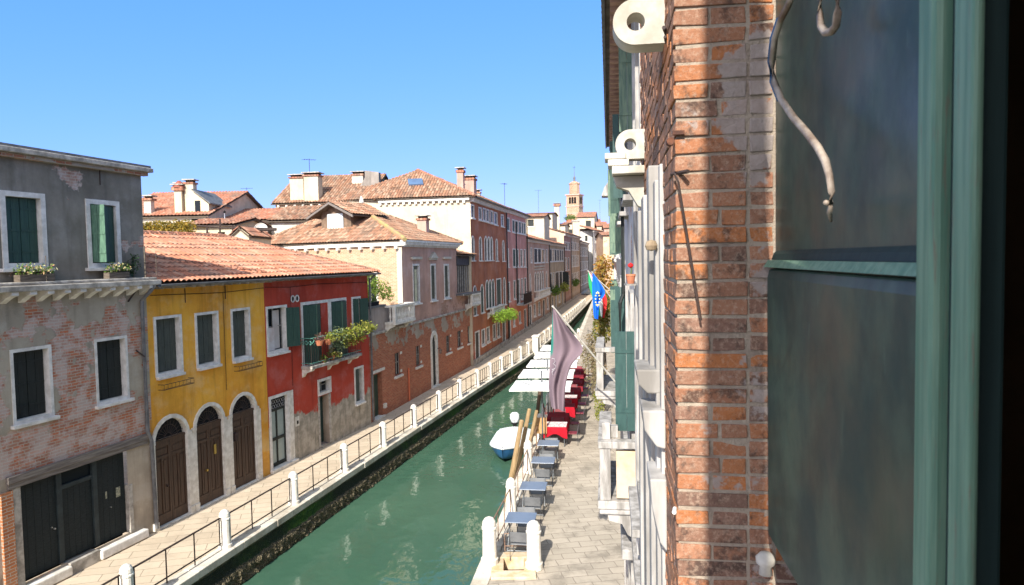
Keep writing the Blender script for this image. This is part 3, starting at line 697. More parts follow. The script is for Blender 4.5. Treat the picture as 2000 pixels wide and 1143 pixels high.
for a_, b_ in ((1.40,1.56),(2.87,3.07),(4.40,4.56)): MB().box(a_,b_,-.036,.0,.0,2.30).build('pier', M['stonew'], yh, bevel=.006)
def rack(u0, u1, z):
    mb = MB()
    for zz in (z, z+.14): mb.tube([(u0,-.01,zz),(u0,-.2,zz),(u1,-.2,zz),(u1,-.01,zz)], .009, 5)
    for k in range(9): u = u0+(u1-u0)*k/8; mb.tube([(u,-.02,z),(u,-.2,z)], .006, 4); mb.tube([(u,-.2,z),(u,-.2,z+.14)], .006, 4)
    mb.build('plant_rack', M['iron'], yh)
    for kk in range(12): pass
rack(.36, 1.45, 3.70); rack(3.38, 4.5, 3.71)
for u in (1.45, 3.1): MB().tube([(u,-.02,6.35),(u,-.02,5.95)], .012).build('iron_tie', M['iron'], yh)
for k in range(13): u = .3+k*.385; MB().box(u-.045,u+.045,-.34,.0,6.38,6.46).build('rafter', M['dirtystone'], yh)
def gutter(par, u0, u1, y, z, r=.07):
    n = 7; mb = MB(); pts = [(r*cos(pi+pi*k/n), r*sin(pi+pi*k/n)) for k in range(n+1)]
    for a, b in zip(pts, pts[1:]): mb.quad((u0,y+a[0],z+a[1]), (u1,y+a[0],z+a[1]), (u1,y+b[0],z+b[1]), (u0,y+b[0],z+b[1]))
    mb.tube([(u0,y-r,z),(u1,y-r,z)], .012, 5)
    k = u0+.3
    while k < u1: mb.box(k, k+.025, y-r-.005, y+r+.06, z-r-.01, z-r); k += .75
    return mb.build('gutter', M['lead'], par)
gutter(yh, .12, 4.96, -.42, 6.50)
YE = -.36
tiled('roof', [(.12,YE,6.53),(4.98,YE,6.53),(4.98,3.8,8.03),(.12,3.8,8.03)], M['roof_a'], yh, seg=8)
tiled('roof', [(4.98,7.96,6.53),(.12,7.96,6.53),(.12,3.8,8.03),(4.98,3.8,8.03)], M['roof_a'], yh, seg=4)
ridge(yh, (.12,3.8,8.06), (4.98,3.8,8.06), M['roof_a'])
ridge(yh, (.16,2.3,7.53), (4.98,.0,6.72), M['roof_a'], .07)
# ================================================================== RED HOUSE
rh = thing('red_house', 'dark red house with green shutters and a planted balcony', 'house', GO, ang(HG))
m_r = plaster('red_plaster', (.50,.070,.040), (.42,.058,.035), .74, streak=.35, gr=.22, grime=(.12,.05,.04), pal=((.30,.25,.2),(.25,.2,.16),(.3,.2,.15)), base=(1.62,(.44,.39,.32),(.28,.25,.20)))
W_ = 12.1
gdr = (5.12,6.06,.10,2.47); dr = (8.08,8.72,.08,1.97); trn = (8.08,8.82,2.10,2.52); gw = (10.80,11.42,1.20,2.56)
w1 = (5.12,6.12,4.06,5.49); b1_ = (7.15,8.40,3.30,5.47); b2_ = (9.07,10.14,3.30,5.47); w3 = (10.75,11.35,4.15,5.48)
ops = [hole(*gdr,'r',.1,True), (dr[0],dr[1],dr[2],dr[3],'r'), hole(*trn,'r',.1), hole(*gw,'r',.08), hole(*w1,'r',.08), (7.04,8.40,3.30,5.58), (9.07,10.24,3.30,5.58), hole(*w3,'r',.08)]
wall(W_, 6.30, ops, m_r, rh, 'wall', 4.98)
MB().quad((4.98,-.0,6.3),(W_,-.0,6.3),(W_,-.0,6.5),(4.98,-.0,6.5)).build('wall', m_r, rh)
MB().poly([(W_,.0,0),(W_,8,0),(W_,8,6.5),(W_,.0,6.5)]).build('wall', m_r, rh)
# balcony doors surround
MB().box(7.04,7.15,-.03,.2,3.3,5.47).box(7.04,10.24,-.03,.2,5.472,5.58).box(8.86,9.07,-.03,.2,3.3,5.47).box(10.14,10.24,-.03,.2,3.3,5.47).build('balcony_surround', M['stone'], rh)
for w_ in (b1_, b2_): pane(rh, *w_, 'r', .18, name='balcony_door')
swung(rh, 7.17, 3.32, 5.45, .60, 24, .03, M['shutter']); swung(rh, 8.38, 3.32, 5.45, .60, 4, .05, M['shutter'], flip=-1); 
swung(rh, 7.74, 3.32, 5.45, .05, 60, -.18, M['shutlit'])  # thin strip added as the sunlit edge of the half open leaf
swung(rh, 9.09, 3.32, 5.45, .5, 24, .03, M['shutter']); swung(rh, 10.12, 3.32, 5.45, .54, 4, -.06, M['shutter'], flip=-1)
swung(rh, 9.57, 3.32, 5.45, .05, 60, -.18, M['shutlit'])  # same painted sunlit edge for the second balcony door
f = window(rh, *w1, fw=.08, shut='open', sillw=0)
swung(f, 6.12, 4.1, 5.46, .52, 152, -.03, M['shutter'], flip=-1)
MB().quad((5.55,.12,4.1),(5.98,.16,4.1),(5.98,.16,5.4),(5.55,.12,5.4)).build('curtain', simple('curtain', (.55,.50,.47), (.45,.38,.34), 2, .9, 0), f)
MB().box(5.15,5.5,.02,.06,4.08,4.85).build('inner_board', simple('white_board', (.6,.58,.58), (.5,.4,.36), 3), f)
f = window(rh, *w3, fw=.08, shut='open', sillw=0)
swung(f, 10.77, 4.17, 5.46, .32, 30, .02, M['shutter']); swung(f, 11.33, 4.17, 5.46, .5, 165, -.03, M['shutter'], flip=-1)
f = window(rh, *gw, fw=.08, shut='open', sillw=0); swung(f, 10.82, 1.22, 2.54, .3, 15, .06, M['shutgrey'])
window(rh, *trn, fw=.1, shut='open', sill=False)
MB().box(dr[0]-.1,dr[0],-.02,.0,.08,1.97).box(dr[1],dr[1]+.14,-.02,.0,.08,1.97).build('door_jamb', M['dirtystone'], rh)
MB().quad((dr[0],0,.08),(dr[0],.34,.08),(dr[0],.34,1.97),(dr[0],0,1.97)).quad((dr[1],0,.08),(dr[1],.34,.08),(dr[1],.34,1.97),(dr[1],0,1.97)).quad((dr[0],0,1.97),(dr[1],0,1.97),(dr[1],.34,1.97),(dr[0],.34,1.97)).build('reveal', plaster('door_reveal', (.45,.36,.27), (.35,.27,.2), 1.1), rh)
d = MB(); leaf(d, dr[0], dr[1], .1, 1.96, .26, planks=3); d.build('door', simple('dark_green_door', (.022,.05,.045), (.012,.03,.028), 3, .5), rh)
f = frame(rh, *gdr, 'r', .1, .26, .03, M['stone'], 'door_surround', open_bottom=True)
MB().box(6.16,6.40,-.02,.0,.0,2.56).build('door_jamb', M['stonew'], f)
fr_ = MB(); fr_.box(5.12,5.18,.10,.15,.12,2.46).box(6.0,6.06,.10,.15,.12,2.46).box(5.55,5.61,.10,.15,.12,2.0).box(5.18,6.0,.10,.149,2.0,2.08).box(5.18,6.0,.10,.149,1.0,1.10).box(5.18,6.0,.10,.149,.12,.24).box(5.18,6.0,.10,.149,2.40,2.46)
gdo = fr_.build('glass_door', M['shutdark'], rh)
MB().quad((5.18,.13,.24),(6.0,.13,.24),(6.0,.13,2.0),(5.18,.13,2.0)).build('pane', simple('frosted_glass', (.30,.36,.34), (.22,.28,.27), 1.2, .25, .1, .6), gdo)
MB().quad((5.18,.14,2.08),(6.0,.14,2.08),(6.0,.14,2.40),(5.18,.14,2.40)).build('pane', M['dark'], gdo)
gr_ = MB()
for k in range(6):
    u = 5.25+k*.14
    for zz in (2.16,2.32): gr_.tube([(u+.06*cos(t),.09,zz+.06*sin(t)) for t in [pi*j/5 for j in range(11)]], .007, 4)
gr_.build('grille', M['metal'], gdo)
MB().box(4.99,6.5,-.12,.3,.0,.11).build('doorstep', M['stonew'], rh, bevel=.015)
for u in (6.57, 6.83):
    v_ = MB(); v_.tube([(u+.10*cos(t),-.02,5.74+.11*sin(t)) for t in [pi*j/10 for j in range(21)]], .022, 6)
    v_ = v_.build('vent', M['stone'], rh); MB().cyl((u,-.008,5.74),(u,.02,5.74),.09,14).build('grate', M['dark'], v_)
MB().box(6.5,6.72,-.02,.0,1.22,1.56).build('plate', M['stonew'], rh, bevel=.004); MB().box(6.56,6.66,-.026,-.021,1.30,1.42).build('plate_mark', M['dark'], rh)
MB().box(6.95,10.62,-.46,.0,3.18,3.30).build('balcony_slab', M['dirtystone'], rh, bevel=.02)
for u in (7.1, 8.8, 10.35): MB().prism([(u-.1,-.001,3.178),(u-.1,-.42,3.178),(u-.1,-.36,3.10),(u-.1,-.1,3.02),(u-.1,-.001,2.88)], (.2,0,0)).build('bracket', M['stonew'], rh)
rl = MB().tube([(6.98,-.01,4.3),(6.98,-.42,4.3),(10.58,-.42,4.3),(10.58,-.01,4.3)], .018).tube([(6.98,-.01,3.40),(6.98,-.42,3.40),(10.58,-.42,3.40),(10.58,-.01,3.40)], .012).build('balcony_rail', M['irong'], rh)
bb = MB()
for k in range(27): u = 6.98+k*3.6/26; bb.tube([(u,-.42,3.31),(u,-.42,4.3)], .009, 5)
for k in range(1,4): bb.tube([(6.98,-.42+k*.11,3.31),(6.98,-.42+k*.11,4.3)], .009, 5)
bb.build('balusters', M['iron'], rl)
sc_ = MB()
for k in range(3):
    cx_ = -.42+k*.0; sc_.tube([(6.96,-.40+.15*k+.07*cos(t)*(1-t/9),4.12+.10*sin(t)*(1-t/9)) for t in [pi*j/6 for j in range(14)]], .014, 5)
sc_.tube([(7.0+.0*k,-.46,4.3+.0*k) for k in range(2)]+[(7.25,-.47,4.15),(7.1,-.47,4.05),(7.0,-.47,4.12),(7.12,-.47,4.22)], .013, 5)
sc_.build('scrollwork', M['irong'], rl)
for k in range(17): u = 5.15+k*.42; MB().box(u-.045,u+.045,-.30,.0,6.40,6.46).build('rafter', M['dirtystone'], rh)
gutter(rh, 4.98, 12.45, -.42, 6.50)
MB().tube([(W_+.05,-.36,6.45),(W_+.08,-.06,6.2),(W_+.08,-.06,3.3),(W_+.08,-.06,.1)], .045, 8).build('drainpipe', M['lead'], rh)
XE = 12.42
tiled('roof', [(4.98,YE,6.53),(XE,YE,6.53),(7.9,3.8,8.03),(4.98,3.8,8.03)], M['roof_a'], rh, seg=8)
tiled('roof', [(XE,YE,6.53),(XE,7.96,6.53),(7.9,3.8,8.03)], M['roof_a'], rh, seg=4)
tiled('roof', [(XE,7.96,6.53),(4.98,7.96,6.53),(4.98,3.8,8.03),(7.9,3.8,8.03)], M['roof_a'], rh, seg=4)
ridge(rh, (4.98,3.8,8.06), (7.95,3.8,8.06), M['roof_a']); ridge(rh, (7.9,3.8,8.06), (XE,YE,6.58), M['roof_a'], .09)
MB().tube([(5.0,-.03,6.22),(6.4,-.03,6.16),(8.2,-.03,6.2),(12.0,-.03,6.12)], .009, 4).tube([(6.42,-.03,6.16),(6.40,-.03,4.2),(6.38,-.03,2.7)], .008, 4).build('cable', M['dark'], rh)
MB().tube([(.2,-.03,6.22),(2.9,-.03,6.15),(4.95,-.03,6.2)], .009, 4).tube([(2.98,-.03,6.15),(2.98,-.03,3.2)], .008, 4).build('cable', M['dark'], yh)
# plants on the balcony: each pot is a thing
def pot_plant(loc, label, r=.13, h=.2, blobs=None, n=150, sz=.04, m1=None, seed=1, group=None, fl=False, cat='potted plant'):
    t = thing('potted_plant', label, cat, loc, 0, group)
    MB().lathe([(r*.65,0),(r,h),(r*1.08,h),(r*1.08,h*1.1),(r*.8,h*1.1),(r*.8,h*.9),(.001,h*.9)], n=12).build('pot', M['pot'], t)
    foliage('leaves', t, blobs or [(0,0,h+.15,.2)], n, sz, m1 or M['leaf'], seed, droop=.3)
    if fl: foliage('flowers', t, blobs or [(0,0,h+.18,.2)], n//3, sz*.8, M['flower'], seed+3)
    return t
gb = 'plants on the red house balcony'
pot_plant(world(rh, (7.25,-.60,4.02)), 'terracotta pot with small purple flowers hung at the left end of the balcony rail', .15, .16, None, 120, .04, leafmat('purple_leaves', (.20,.08,.10), (.10,.10,.04), (.30,.15,.2)), 11, gb)
pot_plant(world(rh, (7.85,-.60,3.98)), 'pinkish pot with pale green plant second from the left on the balcony rail', .13, .18, [(0,0,.32,.18),(.1,0,.25,.15)], 160, .045, M['leafy'], 12, gb)
t = thing('trailing_plant', 'mass of yellow green trailing leaves along the right of the balcony rail', 'plant', world(rh, (9.7,-.52,4.0)), ang(HG), gb)
MB().box(-1.2,1.2,-.08,.08,.0,.16).build('trough', M['oldwood'], t)
foliage('leaves', t, [(-1.3,0,.28,.24),(-.9,-.05,.25,.28),(-.45,-.05,.25,.28),(0,-.05,.3,.30),(.45,-.05,.34,.30),(.9,-.05,.36,.30),(1.3,-.05,.34,.26),(1.6,-.08,.25,.22),(-.6,-.05,-.1,.2),(0,-.05,0,.24),(.6,-.05,.05,.22)], 1500, .05, M['leafy'], 13, droop=.4)
t = thing('trailing_plant', 'spiky grey green plant beside the green rail end of the balcony', 'plant', world(rh, (8.6,-.50,4.1)), ang(HG), gb)
MB().box(-.25,.25,-.07,.07,-.1,.06).build('trough', M['oldwood'], t); foliage('leaves', t, [(-.2,0,.2,.25),(.2,0,.25,.3),(0,0,0,.28),(.2,0,-.3,.2)], 420, .05, leafmat('silver_leaves', (.25,.32,.18), (.14,.20,.10)), 14, droop=.5)
pot_plant(world(rh, (8.5,-.34,3.305)), 'bright green plant with red flowers standing on the balcony floor', .12, .16, [(0,0,.28,.2),(.25,0,.2,.14)], 200, .05, M['leafy'], 15, gb, fl=True)
pot_plant(world(rh, (7.9,-.34,3.305)), 'low dark plant on the balcony floor left of the bright green one', .1, .12, [(0,0,.16,.16)], 120, .04, M['leaf'], 16, gb)
#@@PART3
# ================================================================== PINK PALAZZO (brick below)
def loc2(P, p0, h):
    d = Vector((P[0]-p0[0], P[1]-p0[1])); t = Vector((sin(R(h)), cos(R(h)))); n = Vector((-t.y, t.x))
    return Vector((d.dot(t), d.dot(n), P[2]))
PO = (-6.25, 29.2, 0); HP = 12.5
pk = thing('pink_palazzo', 'pink plastered palazzo with brick ground floor and a dormer on its tiled hip roof', 'house', PO, ang(HP))
m_pb = plaster('old_brick_wall', (.44,.36,.28), (.34,.28,.22), .50, (2.2,3.3,.34), pal=((.52,.15,.07),(.38,.105,.05),(.56,.22,.11)), mortar=(.34,.24,.18), streak=.25, gr=.4, peelsc=.9)
m_pp = plaster('pink_plaster', (.58,.35,.27), (.48,.29,.225), .68, (4.4,5.4,.12), streak=.4, gr=.3, grime=(.2,.18,.17), pal=((.40,.18,.12),(.34,.15,.1),(.46,.26,.2)))
m_side = plaster('peach_brick', (.52,.35,.22), (.46,.30,.18), .30, pal=((.54,.34,.20),(.45,.26,.15),(.58,.40,.26)), mortar=(.60,.48,.36), streak=.08, gr=.08)
M['bframe'] = simple('brick_reveal', (.36,.15,.09), (.25,.10,.06), 8, .9, .4)
lo = [(3.0,3.6,1.58,2.62),(5.83,6.4,1.58,2.58),(10.85,11.5,1.58,2.55),(13.1,13.85,1.6,2.58),(15.35,16.2,1.6,2.66)]
arc = (8.30,9.0,.05,2.88,'a')
ops = [hole(.5,1.4,.05,2.02,'r',.05,True)]+[hole(*w_,'r',.04) for w_ in lo]+[hole(*arc[:4],'a',.24)]
wall(16.55, 3.8, ops, m_pb, pk, 'wall')
for w_ in lo:
    f = window(pk, *w_, fw=.04, rev=.10, shut='open', fm=M['bframe'], proud=.004, sill=False)
    MB().box(w_[0]-.16,w_[1]+.22,-.10,.02,w_[2]-.15,w_[2]-.045).build('sill', M['stonew'], f, bevel=.008)
    MB().box(w_[1]+.045,w_[1]+.30,-.012,.02,w_[3]-.12,w_[3]+.0).build('stone_block', M['stonew'], f)
    MB().box(w_[1]+.045,w_[1]+.26,-.012,.02,w_[2]+.05,w_[2]+.18).build('stone_block', M['stonew'], f)
f = frame(pk, .5, 1.4, .05, 2.02, 'r', .05, .3, .01, M['bframe'], 'door_surround', open_bottom=True)
MB().box(.38,1.75,-.03,.02,2.072,2.2).build('lintel', M['stonew'], f, bevel=.01); MB().box(.42,1.5,-.12,.25,-.0,.06).build('doorstep', M['stonew'], f)
d = MB(); leaf(d, .5, 1.4, .06, 2.01, .2, planks=5); d.build('door', simple('pale_green_door', (.05,.085,.065), (.03,.06,.045), 3, .5), pk)
f = frame(pk, *arc[:4], 'a', .24, .14, .04, M['stonew'], 'door_surround')
d = MB(); leaf(d, 8.30, 9.0, .06, 2.5, .06, planks=4); d.build('door', M['shutdark'], pk); MB().poly([(8.3,.10,2.4)]+[(p[0],.10,max(p[1],2.4)) for p in arch_pts(*arc[:2],2.88,'a')]+[(9.0,.10,2.4)]).build('fanlight', M['glass'], pk)
MB().box(8.05,9.24,-.16,.2,-.0,.05).build('doorstep', M['stonew'], pk)
MB().tube([(9.1,-.04,2.05),(9.1,-.22,2.1),(9.1,-.22,2.0)], .02).cyl((9.1,-.22,1.78),(9.1,-.22,2.0),.06,8,.09).build('wall_lamp', M['iron'], pk)
MB().tube([(4.6,-.06,1.7),(4.6,-.06,.05)], .045, 8).build('downpipe', simple('orange_pipe', (.60,.17,.08), (.5,.13,.06), 5, .6), pk)
MB().tube([(16.45,-.07,6.6),(16.45,-.07,.9)], .05, 8).build('drainpipe', M['lead'], pk)
MB().tube([(16.45,-.09,.9),(16.45,-.09,.02)], .09, 10).build('pipe_guard', simple('red_paint', (.50,.03,.03), (.40,.02,.02), 5, .5), pk)
MB().box(1.48,1.7,-.1,.0,.35,.55).build('meter_box', M['stonew'], pk)
u_ = [(5.70,6.48,4.90,6.74),(8.42,9.10,4.88,6.72),(10.78,11.54,4.86,6.68)]
wall(4.25, 4.95, [], plaster('terrace_wall', (.42,.34,.29), (.30,.25,.22), .66, streak=.7, gr=.6, pal=((.40,.18,.12),(.34,.15,.1),(.46,.26,.2))), pk, 'terrace_wall', 0, z0=3.8)
wall(13.25, 7.82, [hole(*w_,'r',.1) for w_ in u_], m_pp, pk, 'wall', 4.25, z0=3.8)
for w_ in u_:
    f = window(pk, *w_, fw=.1, rev=.12, shut='open', sillw=.1)
    swung(f, w_[0]+.01, w_[2]+.02, w_[3]-.02, .3, 85, .12, M['shutgrey'])
for i, w_ in enumerate(u_):
    if i == 1: MB().prism([(w_[0]-.35,-.14,7.12),(w_[1]+.35,-.14,7.12),((w_[0]+w_[1])/2,-.14,7.46)], (0,.14,0)).build('pediment', M['cream2'], pk); MB().box(w_[0]-.3,w_[1]+.3,-.08,.0,7.02,7.118).build('entablature', M['cream2'], pk)
    else: MB().box(w_[0]-.3,w_[1]+.35,-.12,.0,7.06,7.2).build('entablature', M['cream2'], pk, bevel=.02)
MB().box(0,16.55,-.07,.0,3.76,3.88).build('string_course', M['dirtystone'], pk, bevel=.02)
# dentilled cornice on the front
MB().box(4.1,13.4,-.30,.02,7.93,8.02).build('cornice', M['stone'], pk); MB().box(4.2,13.3,-.10,.02,7.70,7.80).build('cornice', M['stone'], pk)
mb = MB(); 
for k in range(45): u = 4.25+k*.2; mb.box(u, u+.11, -.26,.0, 7.802,7.928)
mb.build('dentil_moulding', M['stone'], pk)
# bay with columns and shallow balcony
wall(16.55, 7.28, [(13.15,16.4,4.92,6.66)], m_pp, pk, 'wall', 13.25-.1, z0=3.8, y=.012)
mb = MB(); mb.box(13.15,16.4,-.05,.10,6.66,7.25); mb.build('bay_panel', simple('dark_panel', (.06,.06,.06), (.03,.03,.035), 4, .6), pk)
pane(pk, 13.15, 16.4, 4.92, 6.66, y=.3, bars=False, name='bay_glass')
for k in range(8): u = 13.2+k*.455; MB().cyl((u,.05,4.94),(u,.05,6.65),.05,8).build('mullion', M['stone' if k in (0,7) else 'sash'], pk)
MB().box(13.0,17.2,-.5,.02,4.80,4.90).build('bay_ledge', M['lead'], pk)
def balcony(par, u0, u1, z0, z1, p, m, name='balcony', nb=None, brack=True, s=1):
    a, b = (-p, -.001) if s > 0 else (.001, p)
    o = MB().box(u0-.04,u1+.04,*((a-.04,b) if s > 0 else (a,b+.04)),z0,z0+.13).build(name, m, par, bevel=.012)
    MB().box(u0-.03,u1+.03,*((a-.03,a+.15) if s > 0 else (b-.15,b+.03)),z1-.10,z1).box(u0-.03,u0+.15,*((a+.151,b) if s > 0 else (a,b-.151)),z1-.10,z1-.002).box(u1-.15,u1+.03,*((a+.151,b) if s > 0 else (a,b-.151)),z1-.10,z1-.002).build('handrail', m, o, bevel=.01)
    yf = a+.06 if s > 0 else b-.06
    for u in (u0+.06, u1-.06): MB().box(u-.075,u+.075,yf-.075,yf+.075,z0+.132,z1-.102).build('pedestal', m, o, bevel=.008)
    n = nb or max(3, int((u1-u0)/.2)); h = z1-.104-z0-.132
    prof = [(.05,0),(.05,.08*h),(.028,.14*h),(.055,.35*h),(.03,.62*h),(.028,.84*h),(.05,.92*h),(.05,h)]
    for k in range(1, n):
        u = u0+.06+(u1-u0-.12)*k/n
        if u0+.2 < u < u1-.2: MB().lathe(prof, (u,yf,z0+.133), 8).build('baluster', m, o)
    k = max(2, int(p/.17))
    for j in range(1, k):
        y = (a+.06+(p-.1)*j/k) if s > 0 else (b-.06-(p-.1)*j/k)
        for u in (u0+.06, u1-.06): MB().lathe(prof, (u,y,z0+.133), 8).build('baluster', m, o)
    if brack:
        for u in (u0+.1, u1-.1): MB().prism([(u-.09,0,z0-.002),(u-.09,-p*.9*s,z0-.002),(u-.09,-p*.8*s,z0-.09),(u-.09,-p*.4*s,z0-.16),(u-.09,0,z0-.36)], (.18,0,0)).build('bracket', m, o)
    return o
balcony(pk, 1.95, 4.45, 4.08, 4.98, .50, M['stonew'])
balcony(pk, 14.9, 16.9, 4.02, 4.80, .48, M['stonew'])
MB().box(.0,2.0,-.06,.3,4.952,5.04).build('coping', M['lead'], pk)
# terrace floor, side wall with lit bricks
MB().quad((0,0,4.6),(4.6,0,4.6),(4.6,9,4.6),(0,9,4.6)).build('terrace_floor', M['dirtystone'], pk)
A = Vector((4.2,0,0)); D_w = Vector((PO[0],PO[1],0))+0*A
Aw = world(pk, (4.2,0,0)); hd = R(-59); Dw = Aw+Vector((sin(hd), cos(hd), 0))*10.6
D = loc2(Dw, PO[:2], HP); dv = (D-A).normalized(); nv = Vector((dv.y, -dv.x, 0)); nv = -nv if nv.x > 0 else nv     # outward: towards the camera (-u)
MB().poly([A+Vector((0,0,3)), D+Vector((0,0,3)), D+Vector((0,0,7.75)), A+Vector((0,0,7.75))]).build('side_wall', m_side, pk)
def sidebox(par, name, a0, a1, o0, o1, z0, z1, m, bevel=0):
    mb = MB(); P = [A+dv*a+nv*o for a, o in ((a0,o0),(a1,o0),(a1,o1),(a0,o1))]
    mb.prism([(p.x,p.y,z0) for p in P], (0,0,z1-z0)); return mb.build(name, m, par, bevel=bevel)
sidebox(pk, 'corner_stone', -.01, .30, .0, .012, 3.5, 7.7, M['cream2'])
sidebox(pk, 'cornice', -.3, 10.6, .0, .14, 7.75, 7.92, M['stonew'])
for k in range(14): sidebox(pk, 'corbel', .15+k*.78, .30+k*.78, .0, .20, 7.60, 7.748, M['stonew'])
fz = sidebox(pk, 'window', 1.55, 2.45, .0, .05, 4.6, 6.45, M['stonew']); sidebox(fz, 'pane', 1.65, 2.35, .051, .056, 4.62, 6.33, M['glass']); 
sidebox(fz, 'sash', 1.97, 2.03, .057, .07, 4.62, 6.33, M['sash'])
# roof
pkz = Vector(loc2((-9.0,40.0), PO[:2], HP).to_3d() if False else loc2((-9.0,40.0,0), PO[:2], HP)); pkz.z = 10.33
Bc = Vector((13.35,0,0)); Cc = D+(Bc-A)*.95
e_ = lambda p, du, dy, z: Vector((p.x+du, p.y+dy, z))
A2 = A+nv*.28+Vector((.1,-.32,8.0)); B2 = e_(Bc,.2,-.3,8.0); D2 = D+nv*.28+Vector((0,0,8.0)); C2 = Cc+Vector((0,0,8.0))
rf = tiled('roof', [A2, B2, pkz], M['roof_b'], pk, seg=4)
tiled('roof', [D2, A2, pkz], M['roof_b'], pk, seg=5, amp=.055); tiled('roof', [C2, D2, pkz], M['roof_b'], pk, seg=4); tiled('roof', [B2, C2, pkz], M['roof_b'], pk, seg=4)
mossy = simple('mossy_tiles', (.30,.28,.10), (.36,.20,.12), 4, .9, .4)
ridge(pk, pkz, A2+Vector((0,0,.05)), mossy, .13); ridge(pk, pkz, D2+Vector((0,0,.05)), M['roof_b'], .12); ridge(pk, pkz, B2+Vector((0,0,.05)), M['roof_b'], .12)
tiled('roof', [(13.2,-.34,7.32),(16.75,-.34,7.32),(16.75,3.5,8.3),(13.2,3.5,8.3)], M['roof_b'], pk, seg=4)
# dormer on the side slope
def sp(a, o, z): p = A+dv*a+nv*o; return Vector((p.x,p.y,z))
dorm = MB()
a0_, a1_, of = 4.5, 6.7, -1.25
dm = simple('weathered_boards', (.22,.15,.10), (.13,.09,.06), 4, .9, .5)
dorm.prism([sp(a0_,of,8.45), sp(a1_,of,8.45), sp(a1_,of,9.70), sp((a0_+a1_)/2,of,10.2), sp(a0_,of,9.70)], nv*-2.2)
do = dorm.build('dormer', dm, pk)
ca = (a0_+a1_)/2
for sg in (-1, 1):
    q = [sp(ca+sg*1.7,of+.5,9.50), sp(ca,of+.5,10.26), sp(ca,of-2.4,10.26), sp(ca+sg*1.7,of-2.4,9.50)]
    tiled('dormer_roof', [q[0], q[3], q[2], q[1]], M['roof_b'], do, seg=4)
    MB().prism([sp(ca+sg*1.72,of+.52,9.34), sp(ca,of+.52,10.11), sp(ca,of+.52,10.23), sp(ca+sg*1.72,of+.52,9.46)], nv*-.06).build('barge_board', M['greywood'], do)
for k, (x0, x1) in enumerate(((ca-.58, ca-.01),(ca+.01, ca+.58))):
    mb = MB(); mb.prism([sp(x0,of+.02,8.62), sp(x1,of+.02,8.62), sp(x1,of+.02,9.62), sp(x0,of+.02,9.62)], nv*.05); mb.build('shutter', M['shutwhite'], do)
MB().prism([sp(a0_-.1,of,8.44), sp(a1_+.1,of,8.44), sp(a1_+.1,of,8.54), sp(a0_-.1,of,8.54)], nv*.14).build('sill', M['greywood'], do)
def chimney(par, c, w_, d_, z0, z1, m, capz=.12, pots=0, name='chimney', flare=.06):
    """c: local centre"""
    o = MB().box(c[0]-w_/2,c[0]+w_/2,c[1]-d_/2,c[1]+d_/2,z0,z1).build(name, m, par)
    MB().box(c[0]-w_/2-flare,c[0]+w_/2+flare,c[1]-d_/2-flare,c[1]+d_/2+flare,z1+.001,z1+capz).build('cap', M['roof_c'], o)
    MB().box(c[0]-w_/2+.05,c[0]+w_/2-.05,c[1]-d_/2+.05,c[1]+d_/2-.05,z1+capz+.001,z1+capz+.12).build('vent', M['dark'], o)
    MB().box(c[0]-w_/2-flare-.04,c[0]+w_/2+flare+.04,c[1]-d_/2-flare-.04,c[1]+d_/2+flare+.04,z1+capz+.121,z1+capz+.18).build('slab', M['dirtystone'], o)
    return o
M['rose'] = plaster('rose_plaster', (.55,.34,.26), (.48,.30,.24), 1.1, streak=.3)
chimney(pk, (11.0,1.3), .55, .55, 8.2, 9.35, M['rose'])
chimney(pk, (pkz.x+.9,pkz.y+.3), .5, .4, 9.9, 10.25, M['rose'], .06)
fin = MB().lathe([(.12,0),(.08,.15),(.14,.25),(.10,.42),(.03,.6)], (pkz.x,pkz.y-.35,10.2), 8).build('finial', M['stonew'], pk)
# bush on the terrace
t = thing('potted_bush', 'leafy green potted bush on the terrace beside the white balcony', 'bush', world(pk, (2.2,.75,4.6)), 0)
MB().lathe([(.25,0),(.36,.5),(.38,.5),(.36,.56),(.30,.5),(.001,.48)], n=14).build('pot', M['lead'], t)
foliage('leaves', t, [(0,0,1.0,.55),(.5,.1,1.1,.45),(-.5,0,1.0,.45),(.1,0,1.45,.4),(.7,.2,.8,.35)], 1500, .06, leafmat('bush_leaves', (.20,.28,.04), (.10,.19,.03), (.33,.36,.08)), 21)
t = thing('planter', 'dark planter with trailing sprigs on the grey terrace wall', 'planter', world(pk, (.8,.15,5.042)), ang(HP)); MB().box(-.6,.6,-.12,.12,0,.16).build('trough', M['dark'], t); foliage('leaves', t, [(-.3,0,.22,.16),(.2,0,.24,.18),(.55,0,.22,.12)], 160, .035, M['leaf'], 22)

